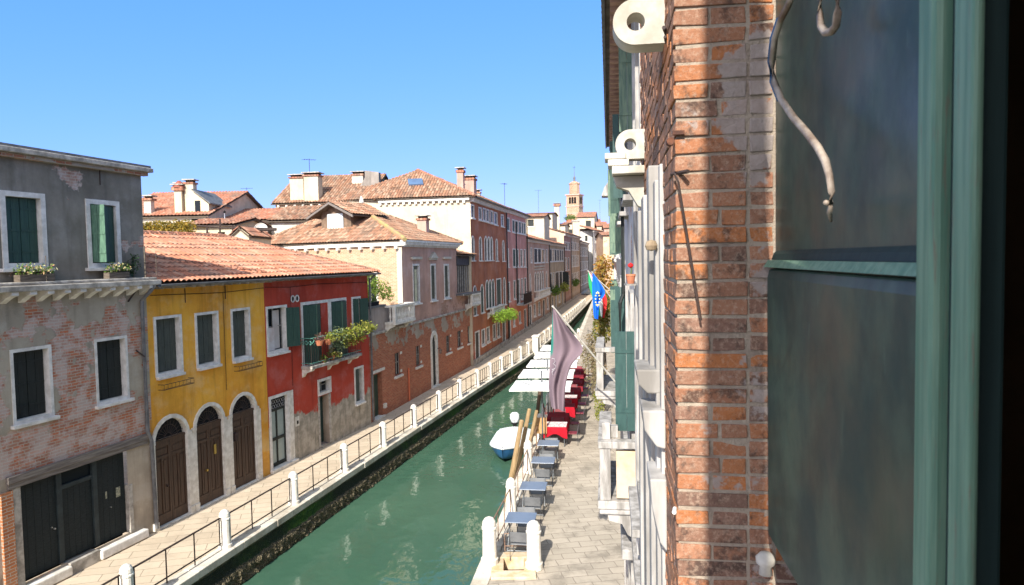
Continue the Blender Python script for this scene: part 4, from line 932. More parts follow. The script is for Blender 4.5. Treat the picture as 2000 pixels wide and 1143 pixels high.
# ================================================================== ROW BEHIND (one facade line, heading 10.5)
TO = (-2.35, 46.2, 0); HT = 10.5
def rowhouse(name, label, u0, u1, ze, m, wins, mw=None, roof='roof_c', depth=5.0, rise=1.7, eave=.35, corn=True, plinth=True, side=None, ground=None):
    """wins: (u0,u1,z0,z1,kind,shut)"""
    h = thing(name, label, 'house', TO, ang(HT))
    ops = [hole(a, b, c, d, k, .09, c < .4) for a, b, c, d, k, s_ in wins]
    wall(u1, ze-.18, ops, m, h, 'wall', u0)
    for a, b, c, d, k, s_ in wins:
        if c < .4:
            f = frame(h, a, b, c, d, k, .09, .10, .02, M['stone'], 'door_surround', open_bottom=True); MB().box(a,b,.06,.10,c,d).build('door', M['shutdark'], h)
            continue
        f = window(h, a, b, c, d, k, fw=.09, rev=.07, sy=.025, proud=.025, shut='closed' if s_ == 'c' else 'open', sm=mw or M['shutter'], sillw=.04, bars=s_ != 'o')
        if s_ == 'w': swung(f, a+.01, c+.02, d-.02, (b-a)/2, 92, .02, mw or M['shutter']); swung(f, b-.01, c+.02, d-.02, (b-a)/2, 165, -.03, mw or M['shutter'], flip=-1)
    if corn:
        MB().box(u0,u1,-.28,.0,ze-.178,ze-.05).build('cornice', M['stone'], h)
        mb = MB(); k = u0+.1
        while k < u1-.1: mb.box(k,k+.12,-.22,.0,ze-.32,ze-.179); k += .34
        mb.build('dentil_moulding', M['stone'], h)
    if plinth: MB().box(u0+.02,u1-.02,-.09,-.001,0,.38).build('plinth', M['dirtystone'], h)
    sm_ = side or m
    MB().poly([(u0,.002,0),(u0,9,0),(u0,9,ze),(u0,depth,ze+rise-.05),(u0,.002,ze-.05)]).build('side_wall', sm_, h)
    MB().poly([(u1,.002,0),(u1,9,0),(u1,9,ze),(u1,depth,ze+rise-.05),(u1,.002,ze-.05)]).build('side_wall', sm_, h)
    if roof:
        tiled('roof', [(u0-.1,-eave,ze),(u1+.05,-eave,ze),(u1+.05,depth,ze+rise),(u0-.1,depth,ze+rise)], M[roof], h, seg=3)
        tiled('roof', [(u1+.05,2*depth+.3,ze),(u0-.1,2*depth+.3,ze),(u0-.1,depth,ze+rise),(u1+.05,depth,ze+rise)], M[roof], h, seg=3)
    gutter(h, u0, u1, -eave-.06, ze-.02, .08)
    MB().tube([(u1-.08,-.1,ze-.1),(u1-.08,-.1,.3)], .055, 6).build('drainpipe', M['shutdark'], h)
    return h
m_t = plaster('terracotta_plaster', (.46,.17,.085), (.34,.12,.065), .70, streak=.55, gr=.3, grime=(.40,.30,.24), pal=((.38,.14,.08),(.3,.1,.06),(.42,.2,.12)))
wt = [(-1.35,-.55,9.82,10.55,'r','o'),(.9,1.68,9.8,10.53,'r','o'),(2.22,2.98,9.8,10.56,'r','o'),(3.38,4.16,9.78,10.55,'r','o'),(4.75,5.55,9.76,10.55,'r','o'),(6.05,7.05,9.72,10.52,'r','o'),(8.65,9.65,9.70,10.50,'r','o'),
 (-1.35,-.7,6.95,8.5,'a','o'),(.82,1.55,6.93,8.5,'a','o'),(2.52,3.3,6.93,8.6,'a','o'),(3.5,4.28,6.93,8.6,'a','o'),(4.48,5.24,6.93,8.6,'a','o'),(6.38,7.05,6.88,8.5,'a','o'),(9.0,9.75,6.85,8.45,'a','o'),
 (-1.1,-.35,3.3,5.2,'a','o'),(1.0,1.85,3.3,5.2,'a','c'),(2.62,3.5,3.45,5.45,'a','c'),(3.68,4.5,3.45,5.45,'a','c'),(4.68,5.55,3.45,5.45,'a','c'),(6.4,8.1,3.4,5.42,'r','c'),(9.05,10.0,3.3,5.45,'a','o'),
 (-.85,.3,.1,2.1,'r','c'),(1.05,2.0,1.08,2.05,'r','o'),(2.62,3.5,1.1,2.05,'r','o'),(4.75,5.7,1.05,2.05,'r','o'),(6.32,7.25,1.04,2.02,'r','o'),(8.5,9.6,.1,2.05,'r','c')]
th = rowhouse('terracotta_house', 'tall rust red house with arched white windows and a cream side wall', -1.52, 10.62, 11.12, m_t, wt, roof=None, depth=4.6, rise=.02, side=M['cream'])
# cream side wall towards the camera and hipped roof
sE = loc2((-8.75,45.9,0), TO[:2], HT); sA = Vector((-1.52,0,0))
MB().poly([(sA.x,-.0,5),(sE.x,sE.y,5),(sE.x,sE.y,10.9),(sA.x,-.0,10.9)]).build('cream_side_wall', M['cream'], th)
d_ = (sE-sA); d_.z = 0; L_ = d_.length; d_.normalize(); n_ = Vector((d_.y,-d_.x,0)); n_ = -n_ if n_.x > 0 else n_
for k in range(15):
    p = sA+d_*(.3+k*(L_-.5)/14); mb = MB(); mb.prism([(p.x,p.y,10.72),((p+d_*.16).x,(p+d_*.16).y,10.72),((p+d_*.16+n_*.2).x,(p+d_*.16+n_*.2).y,10.72),((p+n_*.2).x,(p+n_*.2).y,10.72)], (0,0,.16)); mb.build('corbel', M['stonew'], th)
q = [sA, sE, sE+n_*.24, sA+n_*.24]; MB().prism([(p.x,p.y,10.885) for p in q], (0,0,.13)).build('cornice', M['stonew'], th)
ap = loc2((-6.45,48.3,0), TO[:2], HT); ap.z = 13.35; r1_ = Vector((8.2,ap.y+.2,13.3))
eA = sA+n_*.35+Vector((0,-.38,11.12)); eE = sE+n_*.35+Vector((0,.2,11.12)); eR = Vector((10.7,-.38,11.12)); bE = Vector((eE.x+.5,10.2,11.12)); bR = Vector((10.7,10.2,11.12))
tiled('roof', [eE,eA,ap], M['roof_b'], th, seg=5); tiled('roof', [eA,eR,r1_,ap], M['roof_b'], th, seg=4); tiled('roof', [eR,bR,r1_], M['roof_b'], th, seg=3); tiled('roof', [bE,eE,ap], M['roof_b'], th, seg=3)
ridge(th, ap, eA+Vector((0,0,.05)), M['roof_c'], .12); ridge(th, ap, eE+Vector((0,0,.05)), M['roof_b'], .12); ridge(th, ap, r1_, M['roof_b'], .12)
sk = (eE*.30+eA*.20+ap*.50); ee = (eA-eE).normalized(); ss = (ap-(eE+eA)/2).normalized(); nn = ee.cross(ss).normalized(); nn = -nn if nn.z < 0 else nn
MB().obox(sk+nn*.12, ee*.52, ss*.42, nn*.05).build('skylight', simple('skylight_glass', (.10,.16,.26), (.08,.12,.2), 2, .15, 0, .8), th)
chimney(th, (-.9,.75), .42, .42, 11.1, 12.75, M['rose'], .16); chimney(th, (1.9,.8), .8, .7, 11.3, 12.55, M['rose'], .14); chimney(th, (.5,1.1), .3, .3, 11.3, 11.9, M['rose'], .1); chimney(th, (4.6,.9), .35, .35, 11.3, 11.9, M['cream2'], .1)
balcony(th, 3.0, 7.2, 3.02, 3.5, .45, M['stonew'])
foliage_b = thing('trailing_plant', 'bright green plant spilling over the balcony of the rust red house', 'plant', world(th, (5.0,-.6,2.9)), ang(HT))
MB().box(-1.8,1.8,-.12,.12,0,.2).build('trough', M['oldwood'], foliage_b)
foliage('leaves', foliage_b, [(-2.4,-.1,0,.45),(-1.5,-.3,.05,.5),(-.7,-.3,.1,.5),(0,-.4,.0,.5),(.7,-.4,.0,.5),(1.4,-.4,-.05,.5),(2.2,-.4,-.15,.5),(3.0,-.3,-.25,.45),(3.8,-.3,-.4,.4),(-.9,-.1,-.35,.3),(.3,-.1,-.4,.3)], 1500, .075, leafmat('lime_leaves', (.20,.33,.03), (.26,.40,.045), (.11,.21,.02)), 23, droop=.3)
for u in (2.4,4.5,7.9): MB().box(u,u+.12,-.02,.0,5.6,7.2).build('stain_strip', M['cream2'], th) if False else None
# flat pink house
m_p2 = plaster('salmon_plaster', (.62,.30,.25), (.52,.25,.20), .74, streak=.4, gr=.2, grime=(.25,.15,.12), base=(3.0,(.56,.22,.13),(.46,.18,.11)))
wp = [(11.1,12.2,9.45,10.4,'r','c'),(13.6,14.7,9.4,10.38,'r','c'),(15.2,16.4,9.4,10.38,'r','c'),(16.9,18.1,9.4,10.38,'r','c'),(18.5,19.4,9.4,10.38,'r','c'),(19.7,20.7,9.4,10.38,'r','c'),
 (10.9,11.6,6.42,7.8,'r','o'),(13.6,14.9,6.36,7.82,'r','c'),(15.1,16.4,6.36,7.82,'r','c'),(17.5,18.6,6.33,7.82,'r','o'),(19.5,20.5,6.3,7.82,'r','o'),
 (11.0,11.9,3.5,5.0,'r','o'),(13.7,14.5,3.55,5.05,'r','c'),(15.2,16.8,3.0,5.1,'r','o'),(17.6,18.6,3.3,5.1,'r','o'),(19.5,20.5,3.3,5.1,'r','c'),
 (11.0,12.0,.1,2.1,'r','c'),(13.2,14.0,1.2,2.1,'r','o'),(16.2,17.0,1.2,2.1,'r','c'),(19.0,20.2,.1,2.1,'r','c')]
p2 = rowhouse('salmon_house', 'flat salmon pink house with dark green shutters next to the rust red house', 10.64, 21.1, 11.18, m_p2, wp)
MB().box(15.0,19.6,-.7,-.0,2.8,2.9).build('balcony_slab', M['dirtystone'], p2)
mb = MB()
for k in range(24): mb.tube([(15.05+k*.197,-.66,2.9),(15.05+k*.197,-.66,3.85)], .02, 4)
mb.tube([(15.05,-.01,3.85),(15.05,-.66,3.85),(19.6,-.66,3.85),(19.6,-.01,3.85)], .03, 5); mb.build('balcony_rail', M['iron'], p2)
MB().tube([(14.9,-.12,10.3),(14.9,-.12,3.0)], .06, 6).build('drainpipe', M['shutdark'], p2)
# pinkish house with four lights and balcony
m_q = plaster('dusty_pink_plaster', (.58,.38,.29), (.47,.30,.22), .66, (2.6,3.8,.14), streak=.45, gr=.3, grime=(.22,.17,.14), pal=((.42,.18,.11),(.34,.13,.08),(.46,.25,.16)))
wq = [(23.6,24.5,6.68,8.05,'r','o'),(26.0,28.4,6.6,8.03,'r','c'),(28.8,31.2,6.6,8.03,'r','c'),(31.8,33.9,6.6,8.0,'r','o'),(35.4,36.6,6.6,8.0,'r','o'),
 (22.6,23.5,3.4,5.4,'a','o'),(26.0,27.4,3.5,5.5,'a','o'),(27.9,29.3,3.5,5.5,'a','o'),(29.8,31.2,3.5,5.5,'a','o'),(31.7,33.1,3.5,5.5,'a','o'),(35.0,36.2,3.4,5.4,'a','o'),
 (22.2,23.6,.1,2.2,'r','c'),(25.2,26.4,1.0,2.2,'r','o'),(28.4,29.8,.9,2.2,'r','o'),(32.0,33.6,.1,2.2,'r','c'),(35.6,36.8,1.0,2.2,'r','o')]
qh = rowhouse('dusty_pink_house', 'lower dusty pink house with four arched windows over a white balcony', 21.12, 38.1, 8.98, m_q, wq, mw=M['shutdark'])
balcony(qh, 25.6, 34.2, 2.75, 3.6, .6, M['stonew'], nb=20)
MB().box(26,33.5,-.05,.0,5.75,5.9).box(25.8,33.7,-.1,.0,6.05,6.2).build('carved_band', M['cream2'], qh)
m_r2 = plaster('ochre_grey_plaster', (.50,.38,.25), (.38,.29,.19), .66, streak=.5, gr=.45)
wr = [(39,41,6.65,8.1,'r','c'),(41.6,43.4,6.65,8.1,'r','o'),(44,46.2,6.65,8.1,'r','c'),(46.8,49,6.65,8.1,'r','c'),(50,52,6.65,8.1,'r','c'),(52.6,54.6,6.65,8.1,'r','c'),
 (39,40.6,2.9,5.1,'r','c'),(41.8,43,2.9,5.1,'r','o'),(44.5,48.5,2.7,5.1,'r','c'),(49.2,52.5,2.7,5.1,'r','c'),(53.2,55,2.7,5.0,'r','w'),(40,41.6,.1,2.1,'r','c'),(44,45.4,.1,2.1,'r','c'),(48,49.5,1,2.1,'r','o'),(52,53.5,.1,2.1,'r','c')]
rr_ = rowhouse('ochre_grey_house', 'stained ochre grey house with a row of dark shutters past the dusty pink one', 38.12, 55.5, 8.92, m_r2, wr, mw=M['shutdark'])
m_s = plaster('rose_brown_plaster', (.44,.25,.19), (.36,.20,.15), .7, streak=.45, gr=.3)
ws = [(56.5,57.8,8.3,9.4,'r','c'),(58.4,60,8.3,9.4,'r','c'),(60.6,62,8.3,9.4,'r','o'),(62.6,64.6,8.3,9.4,'r','c'),(57,59,5.2,7,'r','o'),(61,63,5.2,7,'r','c'),(57,59,2.4,4.2,'r','c'),(60.6,62.6,2.4,4.2,'r','c')]
sh = rowhouse('rose_brown_house', 'narrow rose brown house whose peach side wall rises above the lower roofs', 55.52, 65.8, 10.65, m_s, ws, mw=M['shutdark'], side=plaster('peach_plaster', (.66,.47,.33), (.60,.42,.29), 1.1, streak=.1, gr=.1))
m_u = plaster('sandy_plaster', (.52,.40,.28), (.38,.29,.20), .66, streak=.55, gr=.4)
wu = []
for k in range(5):
    u = 67.3+k*3.1
    for z0_, z1_ in ((8.4,9.6),(5.6,7.4),(2.6,4.4)): wu.append((u,u+1.5,z0_,z1_,'r','o' if (k+int(z0_))%2 else 'c'))
uh = rowhouse('sandy_house', 'tall sandy streaked house far down the left bank', 65.82, 83, 10.8, m_u, wu, mw=M['shutdark'])
wv = []
for k in range(6):
    u = 84.5+k*3.4
    for z0_, z1_ in ((7.4,9.0),(4.6,6.2),(1.8,3.4)): wv.append((u,u+1.6,z0_,z1_,'r','o' if (k+int(z0_))%2 else 'c'))
vh = rowhouse('brown_house', 'farthest brownish house where the left bank bends', 83.02, 105, 10.05, plaster('brown_plaster', (.36,.28,.21), (.26,.20,.15), .62, streak=.6, gr=.5), wv, mw=M['shutdark'])
for (hh_, u, y, label, sd) in ((rr_,50.0,-.55,'green plants on the sill of the ochre grey house',31),(rr_,40.5,-.5,'dark ivy tuft beside the dusty pink house balcony',32),(uh,68.5,-.5,'olive green plant hanging from the sandy house',33)):
    t = thing('hanging_plant', label, 'plant', world(hh_, (u,y,2.5)), ang(HT)); MB().box(-1,1,-.15,.15,0,.2).build('trough', M['oldwood'], t)
    foliage('leaves', t, [(-.8,0,.3,.6),(0,0,.5,.7),(.8,0,.3,.6)], 500, .13, M['leafy'] if sd == 31 else M['leaf'], sd)
# ================================================================== ROOFSCAPE BEHIND
def bg(name, label, pl, pr, yt, Y, depth, m, side=None, rise=1.2, roof='roof_c', wins=(), hdg=10, gable=False, zb=0, cat='house', over=.25):
    """house whose front stands Y metres away between the sight lines pl..pr, eave on sight line yt"""
    a = at(pl, yt, Y); b = at(pr, yt, Y); W = (b-a).x/cos(R(hdg)); z = (a.z+b.z)/2
    h = thing(name, label, cat, (a.x, a.y, 0), -R(hdg))
    ops = [(x0*W, x1*W, z-z1, z-z0) for x0, x1, z0, z1 in wins]
    wall(W, z, ops, m, h, 'wall', 0, z0=zb)
    for o_ in ops: MB().quad((o_[0],.15,o_[2]),(o_[1],.15,o_[2]),(o_[1],.15,o_[3]),(o_[0],.15,o_[3])).build('window', M['shutdark'], h); MB().box(o_[0]-.05,o_[1]+.05,-.06,.02,o_[2]-.1,o_[2]).build('sill', M['stone'], h)
    sd = side or m
    if gable:
        MB().poly([(0,0,z),(W,0,z),(W/2,0,z+rise)]).build('gable', m, h)
        MB().quad((0,0,zb),(0,depth,zb),(0,depth,z),(0,0,z)).quad((W,0,zb),(W,depth,zb),(W,depth,z),(W,0,z)).build('side_wall', sd, h)
        tiled('roof', [(-over,-over,z-.08),(-over,depth,z-.08),(W/2,depth,z+rise+.04),(W/2,-over,z+rise+.04)], M[roof], h, seg=3)
        tiled('roof', [(W+over,depth,z-.08),(W+over,-over,z-.08),(W/2,-over,z+rise+.04),(W/2,depth,z+rise+.04)], M[roof], h, seg=3)
    else:
        MB().poly([(0,0,zb),(0,depth,zb),(0,depth,z),(0,depth/2,z+rise-.05),(0,0,z)]).build('side_wall', sd, h); MB().poly([(W,0,zb),(W,depth,zb),(W,depth,z),(W,depth/2,z+rise-.05),(W,0,z)]).build('side_wall', sd, h)
        if roof:
            tiled('roof', [(-over,-over,z+.02),(W+over,-over,z+.02),(W+over,depth/2,z+rise),(-over,depth/2,z+rise)], M[roof], h, seg=3)
            tiled('roof', [(W+over,depth+over,z+.02),(-over,depth+over,z+.02),(-over,depth/2,z+rise),(W+over,depth/2,z+rise)], M[roof], h, seg=3)
    return h, W, z
def bgchim(h, u, y, w_, z0, z1, m=None, **k): return chimney(h, (u,y), w_, w_*.9, z0, z1, m or M['cream'], .14, **k)
# far left group
o1, W, z = bg('orange_roof_house', 'far left house with broad orange roof, round chimneys and white walls', 205, 402, 424, 40, 12, M['cream2'], rise=2.0, roof='roof_a', hdg=0, wins=((.86,.94,.15,1.0),(.4,.46,.3,1.1)))
c1 = bgchim(o1, W*.555, 2.6, .5, z, z+1.95, M['cream2'])
c2 = chimney(o1, (W*.70,.6), .42, .42, z-.3, z+1.55, M['cream'], .2, flare=.12)
c3 = chimney(o1, (W*.80,.8), .5, .5, z-1.2, z+1.95, M['cream'], .10)
chimney(o1, (W*.40,.5), .40, .42, z-.2, z+1.0, M['cream2'], .12, flare=.1)
MB().cyl((W*.70,.6,z+1.75),(W*.70,.6,z+2.15),.42,10,.08).build('chimney_hood', simple('red_hood', (.30,.10,.07), (.2,.07,.05), 5), c2)
dm2 = MB().prism([(W*.84,.5,z-.1),(W-.02,.5,z-.1),(W-.02,.5,z+.75),(W*.84+.1,.5,z+1.5),(W*.84,.5,z+1.5)], (0,3,0)).build('attic', M['cream'], o1)
MB().box(W*.84+.12,W*.84+.42,.46,.5,z+.2,z+.95).build('attic_window', M['glass'], dm2)
MB().prism([(W*.84+.02,.3,z+1.56),(W+.15,.3,z+.72),(W+.15,.3,z+.80),(W*.84+.02,.3,z+1.64)], (0,3.2,0)).build('attic_roof', M['lead'], dm2)
bg('low_orange_house', 'low house with sloping orange roof right of the white attic', 425, 520, 432, 42, 8, M['cream2'], rise=1.0, roof='roof_a', hdg=2, wins=((.1,.2,.5,1.1),(.5,.6,.4,1.0)))
bg('gabled_far_house', 'small brown gabled house on the left horizon', 458, 512, 436, 60, 8, plaster('brown_gable', (.40,.24,.17), (.3,.18,.12), 1.1), rise=1.1, gable=True, roof='roof_c')
bg('white_wall_house', 'pale low house with blue and brown windows behind the yellow roof ridge', 360, 455, 441, 36, 5, M['cream'], rise=.5, wins=((.2,.33,.35,1.1),(.45,.53,.35,1.1),(.7,.85,.35,1.1)), hdg=3)
bg('tiny_white_house', 'tiny white gabled hut just behind the red house roof', 452, 486, 459, 33, 3, M['cream'], rise=.35, gable=True, hdg=0, over=.12)
# ivy and pergola
t = thing('ivy_hedge', 'yellow and green autumn ivy hedge on a roof terrace at left', 'hedge', at(320, 470, 34), 0)
MB().box(-1.3,1.3,-.1,.1,-1.2,.0).build('planter', M['oldwood'], t)
foliage('leaves', t, [(-1.2+.3*k,random.random()*.1,.55+.12*random.random(),.42) for k in range(9)], 3000, .065, M['leafo'], 41)
t = thing('roof_pergola', 'dark metal pergola frame across the roof terraces at left', 'pergola', at(390, 470, 35), 0)
mb = MB(); 
def lp(px, py, Y=35, o=t): p = at(px, py, Y); return p-Vector(o.location)
for (x, y0_, y1_) in ((350,430,470),(405,440,470),(430,428,465),(455,440,468),(508,450,462)): MB().tube([lp(x,y1_+8), lp(x,y0_)], .05, 5).build('pillar', M['iron'], t)
MB().tube([lp(300,434), lp(350,438), lp(430,445), lp(540,447)], .045, 5).build('beam', M['iron'], t); MB().tube([lp(350,444), lp(430,440), lp(470,444)], .03, 5).build('beam', M['iron'], t); MB().tube([lp(455,452), lp(540,449)], .06, 5).build('beam', M['iron'], t)
t = thing('satellite_dish', 'round white satellite dish on the terrace left of the brown roof', 'dish', at(510, 449, 36), 0)
MB().lathe([(.001,.0),(.15,.02),(.28,.08),(.33,.13),(.34,.12),(.28,.06),(.15,-.01),(.001,-.03)], n=16).build('dish', M['stonew'], t).rotation_euler = (R(75),0,R(20)); MB().tube([(0,.05,0),(0,.05,-.6)], .025).build('mast', M['metal'], t)
for k, (x, y, Y, lb) in enumerate(((440,417,38,'thin aerial mast with a black knob above the left rooftops'),(476,440,38,'short white aerial mast near the satellite dish'))):
    t = thing('aerial_mast', lb, 'aerial', at(x, y+35, Y), 0); L = (at(x,y,Y)-at(x,y+35,Y)).z; MB().tube([(0,0,0),(0,0,L)], .025).build('mast', M['metal'], t); MB().lathe([(.02,0),(.07,.05),(.07,.12),(.02,.16)], (0,0,L), 8).build('knob', M['dark'], t)
# middle group: cream house with two large chimneys and gabled roof
o2, W, z = bg('cream_chimney_house', 'cream house with two tall square chimneys and brown roof above the dormer', 538, 720, 398, 47, 8, M['cream'], rise=2.35, roof='roof_b', hdg=6)
chimney(o2, (W*.235,.5), .95, .8, z-.1, z+1.75, M['cream'], .1, flare=.08); chimney(o2, (W*.40,.4), 1.0, .8, z-.1, z+1.85, M['cream'], .1, flare=.08)
chimney(o2, (W*.78,2.8), .8, .7, z+1.2, z+2.1, M['cream2'], .14)
for k in range(11): MB().box(.2+k*W/11,.34+k*W/11,-.18,.0,z-.2,z-.05).build('corbel', M['stonew'], o2)
a = at(701, 392, 48.5); b = at(742, 392, 48.5); W2 = (b-a).x
t = thing('grey_gable_wall', 'grey stained stepped gable wall between the cream houses', 'wall', (a.x,a.y,0), -R(6))
MB().prism([(-3.4,0,0),(W2,0,0),(W2,0,a.z+1.95),(W2-1.0,0,a.z+2.1),(W2-1.0,0,a.z+1.6),(-.3,0,a.z+.35),(-3.4,0,a.z-1.3)], (0,.5,0)).build('gable', plaster('grey_gable', (.34,.30,.26), (.24,.21,.18), 1.1, streak=.6, gr=.5), t)
bg('cream_block', 'plain cream block between the grey gable and the hipped brown roof', 703, 780, 376, 50, 6, M['cream'], rise=.02, roof=None)
bg('low_brown_roof', 'low cream wing with brown tiled roof left of the dormer', 530, 625, 432, 40.5, 6, M['cream2'], rise=1.1, roof='roof_b', hdg=4)
bg('back_roof_house', 'pale rear house whose top shows above the cream block', 742, 800, 350, 58, 6, M['cream'], rise=.02, roof=None)
# right group behind the row
bg('ivory_dormer_house', 'ivory house with roof terrace behind the salmon house', 1005, 1062, 425, 92, 6, M['cream'], rise=.6, roof='roof_c', wins=((.1,.3,.3,1.2),(.45,.65,.3,1.2)))
bg('awning_house', 'ivory building with dark roof windows below a green terrace', 1028, 1078, 418, 105, 7, M['cream'], rise=.3, wins=((.1,.3,.4,1.9),(.4,.6,.4,1.9),(.7,.9,.4,1.9)))
a3, W, z = bg('yellow_cream_house', 'yellow cream house carrying one very tall round topped chimney', 1056, 1103, 441, 126, 8, M['cream'], rise=.5, wins=((.85,.95,1.0,2.0),))
t = chimney(a3, (W*.69,-.2), .85, .8, z-3, z+3.5, M['cream'], .35, flare=.22)
bg('dark_loggia_house', 'narrow yellow house with dark loggia just left of the tower', 1100, 1122, 437, 140, 8, M['cream'], rise=.5, wins=((.3,.9,1.2,3.5),))
t = thing('ivory_chimney', 'slim ivory chimney stack right of the dark loggia', 'chimney', at(1125,470,132), 0); MB().box(-.65,.65,-.6,.6,-3,3.6).build('stack', M['cream'], t); MB().box(-.8,.8,-.75,.75,3.6,3.9).build('cap', M['dirtystone'], t)
for i, (x, y, Y, lb) in enumerate(((1068,428,112,'dark green roof garden shrub above the ivory buildings'),(1044,436,100,'small green roof terrace shrub left of the tall chimney'),(1113,425,150,'pale green roof shrub just below the tower'))):
    t = thing('roof_shrub', lb, 'shrub', at(x, y, Y), 0, 'roof garden shrubs'); MB().box(-.8,.8,-.3,.3,-1.0,-.5).build('planter', M['pot'], t); foliage('leaves', t, [(-.7,0,-.1,.7),(.1,0,.1,.8),(.9,0,-.1,.7)], 500, .15, M['leaf'] if i else leafmat('olive', (.16,.16,.05), (.10,.12,.03)), 50+i)
# end of the canal
wwh = plaster('white_render', (.70,.67,.62), (.58,.55,.50), 1.1, streak=.3, gr=.15)
h, W, z = bg('white_end_house', 'tall white house closing the end of the canal', 1133, 1157, 450, 152, 14, wwh, side=plaster('white_side', (.52,.49,.44), (.38,.35,.31), .66, streak=.5), rise=.6, hdg=-4, wins=((.4,.6,1.2,2.4),(.4,.6,5,6.4),(.4,.6,9,10.4)))
ops = []; mb = MB()
fh = thing('white_long_house', 'long white facade with rows of windows right of the white end house', 'house', at(1158,450,150).to_2d().to_3d(), ang(20))
zt = at(1158,450,150).z; ops = [(1.5+k*2.6, 2.7+k*2.6, zt-2.8-3.2*j, zt-1.2-3.2*j, 'r', 'c' if (k+j)%3 == 0 else 'o') for k in range(9) for j in range(4)]
wall(26, zt, [o[:5] for o in ops], wwh, fh, 'wall')
for o in ops: window(fh, *o[:5], fw=.06, shut='closed' if o[5] == 'c' else 'open', sm=M['shutdark'], sill=False, bars=False)
tiled('roof', [(-.3,-.4,zt),(26,-.4,zt),(26,4,zt+1.4),(-.3,4,zt+1.4)], M['roof_c'], fh, seg=3); MB().box(0,26,-.3,.0,zt-.3,zt-.05).build('cornice', M['stone'], fh)
bg('round_hall', 'cream hall with low red hipped roof to the right of the tower', 1127, 1160, 425, 165, 14, M['cream'], rise=1.7, roof='roof_a', wins=((.5,.8,.8,3.2),))
bg('peach_end_house', 'peach house with a brick orange patch at the far right end', 1178, 1215, 460, 120, 10, plaster('peach_end', (.66,.45,.30), (.6,.38,.25), .62, pal=((.55,.2,.1),(.5,.18,.09),(.6,.25,.14)), streak=.1), rise=.8, hdg=0, wins=((.45,.6,.5,2.2),(.45,.6,4,6)))
for i, (x0, x1, yt, Y, lb) in enumerate(((1150,1172,436,175,'small white house among the farthest rooftops, leftmost of three'),(1166,1184,442,160,'low cream house with red roof in the middle of the farthest rooftops'),(1180,1200,446,150,'pinkish house nearest the right wall among the farthest rooftops'))):
    bg('far_rooftop_house', lb, x0, x1, yt, Y, 8, [wwh, M['cream'], M['rose']][i], rise=1.2, roof='roof_a', wins=((.2,.4,1,2.4),(.6,.8,1,2.4)), hdg=5)
# campanile
m_c = plaster('tower_brick', (.40,.25,.16), (.33,.20,.12), .34, pal=((.38,.21,.12),(.30,.16,.09),(.43,.28,.18)), streak=.15, gr=.15, bsc=.5, mortar=(.6,.48,.36))
ct = thing('bell_tower', 'pinkish brick bell tower with arched belfry and thin spire on the horizon', 'tower', (20.6, 220, 0), -R(24))
w_ = 2.35
for k in range(4):
    f = thing('x','x','x'); bpy.data.objects.remove(f)
def tw(z0, z1, w, m, ops=(), name='shaft'):
    for k in range(4):
        o = wall(w, z1, ops, m, ct, name, -w, z0=z0, y=-w); o.rotation_euler = (0,0,pi/2*k)
tw(0, 23.4, 2.1, m_c)
tw(23.4, 27.0, 2.1, m_c, [(-1.2,-.5,24.2,26.3,'a'),(-.35,.35,24.2,26.3,'a'),(.5,1.2,24.2,26.3,'a')], 'belfry')
MB().box(-1.6,1.6,-1.6,1.6,23.6,26.6).build('belfry_core', M['dark'], ct)
for z0_, z1_, e in ((23.25,23.6,.18),(26.85,27.25,.3),(21.0,21.3,.08)): MB().box(-2.1-e,2.1+e,-2.1-e,2.1+e,z0_,z1_).build('cornice', M['rose'], ct)
MB().lathe([(1.8,27.25),(1.75,30.4),(1.95,30.5),(1.95,30.75),(1.3,31.1),(.5,31.5)], n=8).build('drum', m_c, ct)
MB().lathe([(.42,31.4),(.38,32.4),(.5,32.5),(.12,33.2),(.05,35.2)], n=8).build('lantern', M['lead'], ct)
MB().box(-.03,.03,-.03,.03,35.2,36.4).box(-.4,.4,-.03,.03,35.8,35.9).build('cross', M['iron'], ct)

def aerial(x, y, Y, h_, lb, rz=.3):
    p = at(x, y, Y); t = thing('tv_aerial', lb, 'aerial', p, rz, 'television aerials on the roofs')
    MB().tube([(0,0,0),(0,0,h_)], .02, 5).build('mast', M['iron'], t); mb = MB(); mb.tube([(-.5,0,h_-.1),(.5,0,h_-.05)], .012, 4)
    for k in range(6): mb.tube([(-.45+k*.18,-.25+.02*k,h_-.1+k*.01),(-.45+k*.18,.25-.02*k,h_-.1+k*.01)], .008, 4)
    mb.build('antenna', M['iron'], t)
aerial(484, 425, 60, 2.6, 'thin television aerial above the brown gable on the left skyline')
aerial(606, 372, 48, 2.2, 'television aerial just right of the twin square chimneys', .8)
aerial(986, 410, 62, 2.4, 'television aerial on the roof of the salmon house', 1.2)
aerial(1052, 425, 100, 4.0, 'tall television aerial near the ivory houses before the tower', .2)
aerial(1172, 440, 150, 5.5, 'far television aerial among rooftops right of the tower', .9)
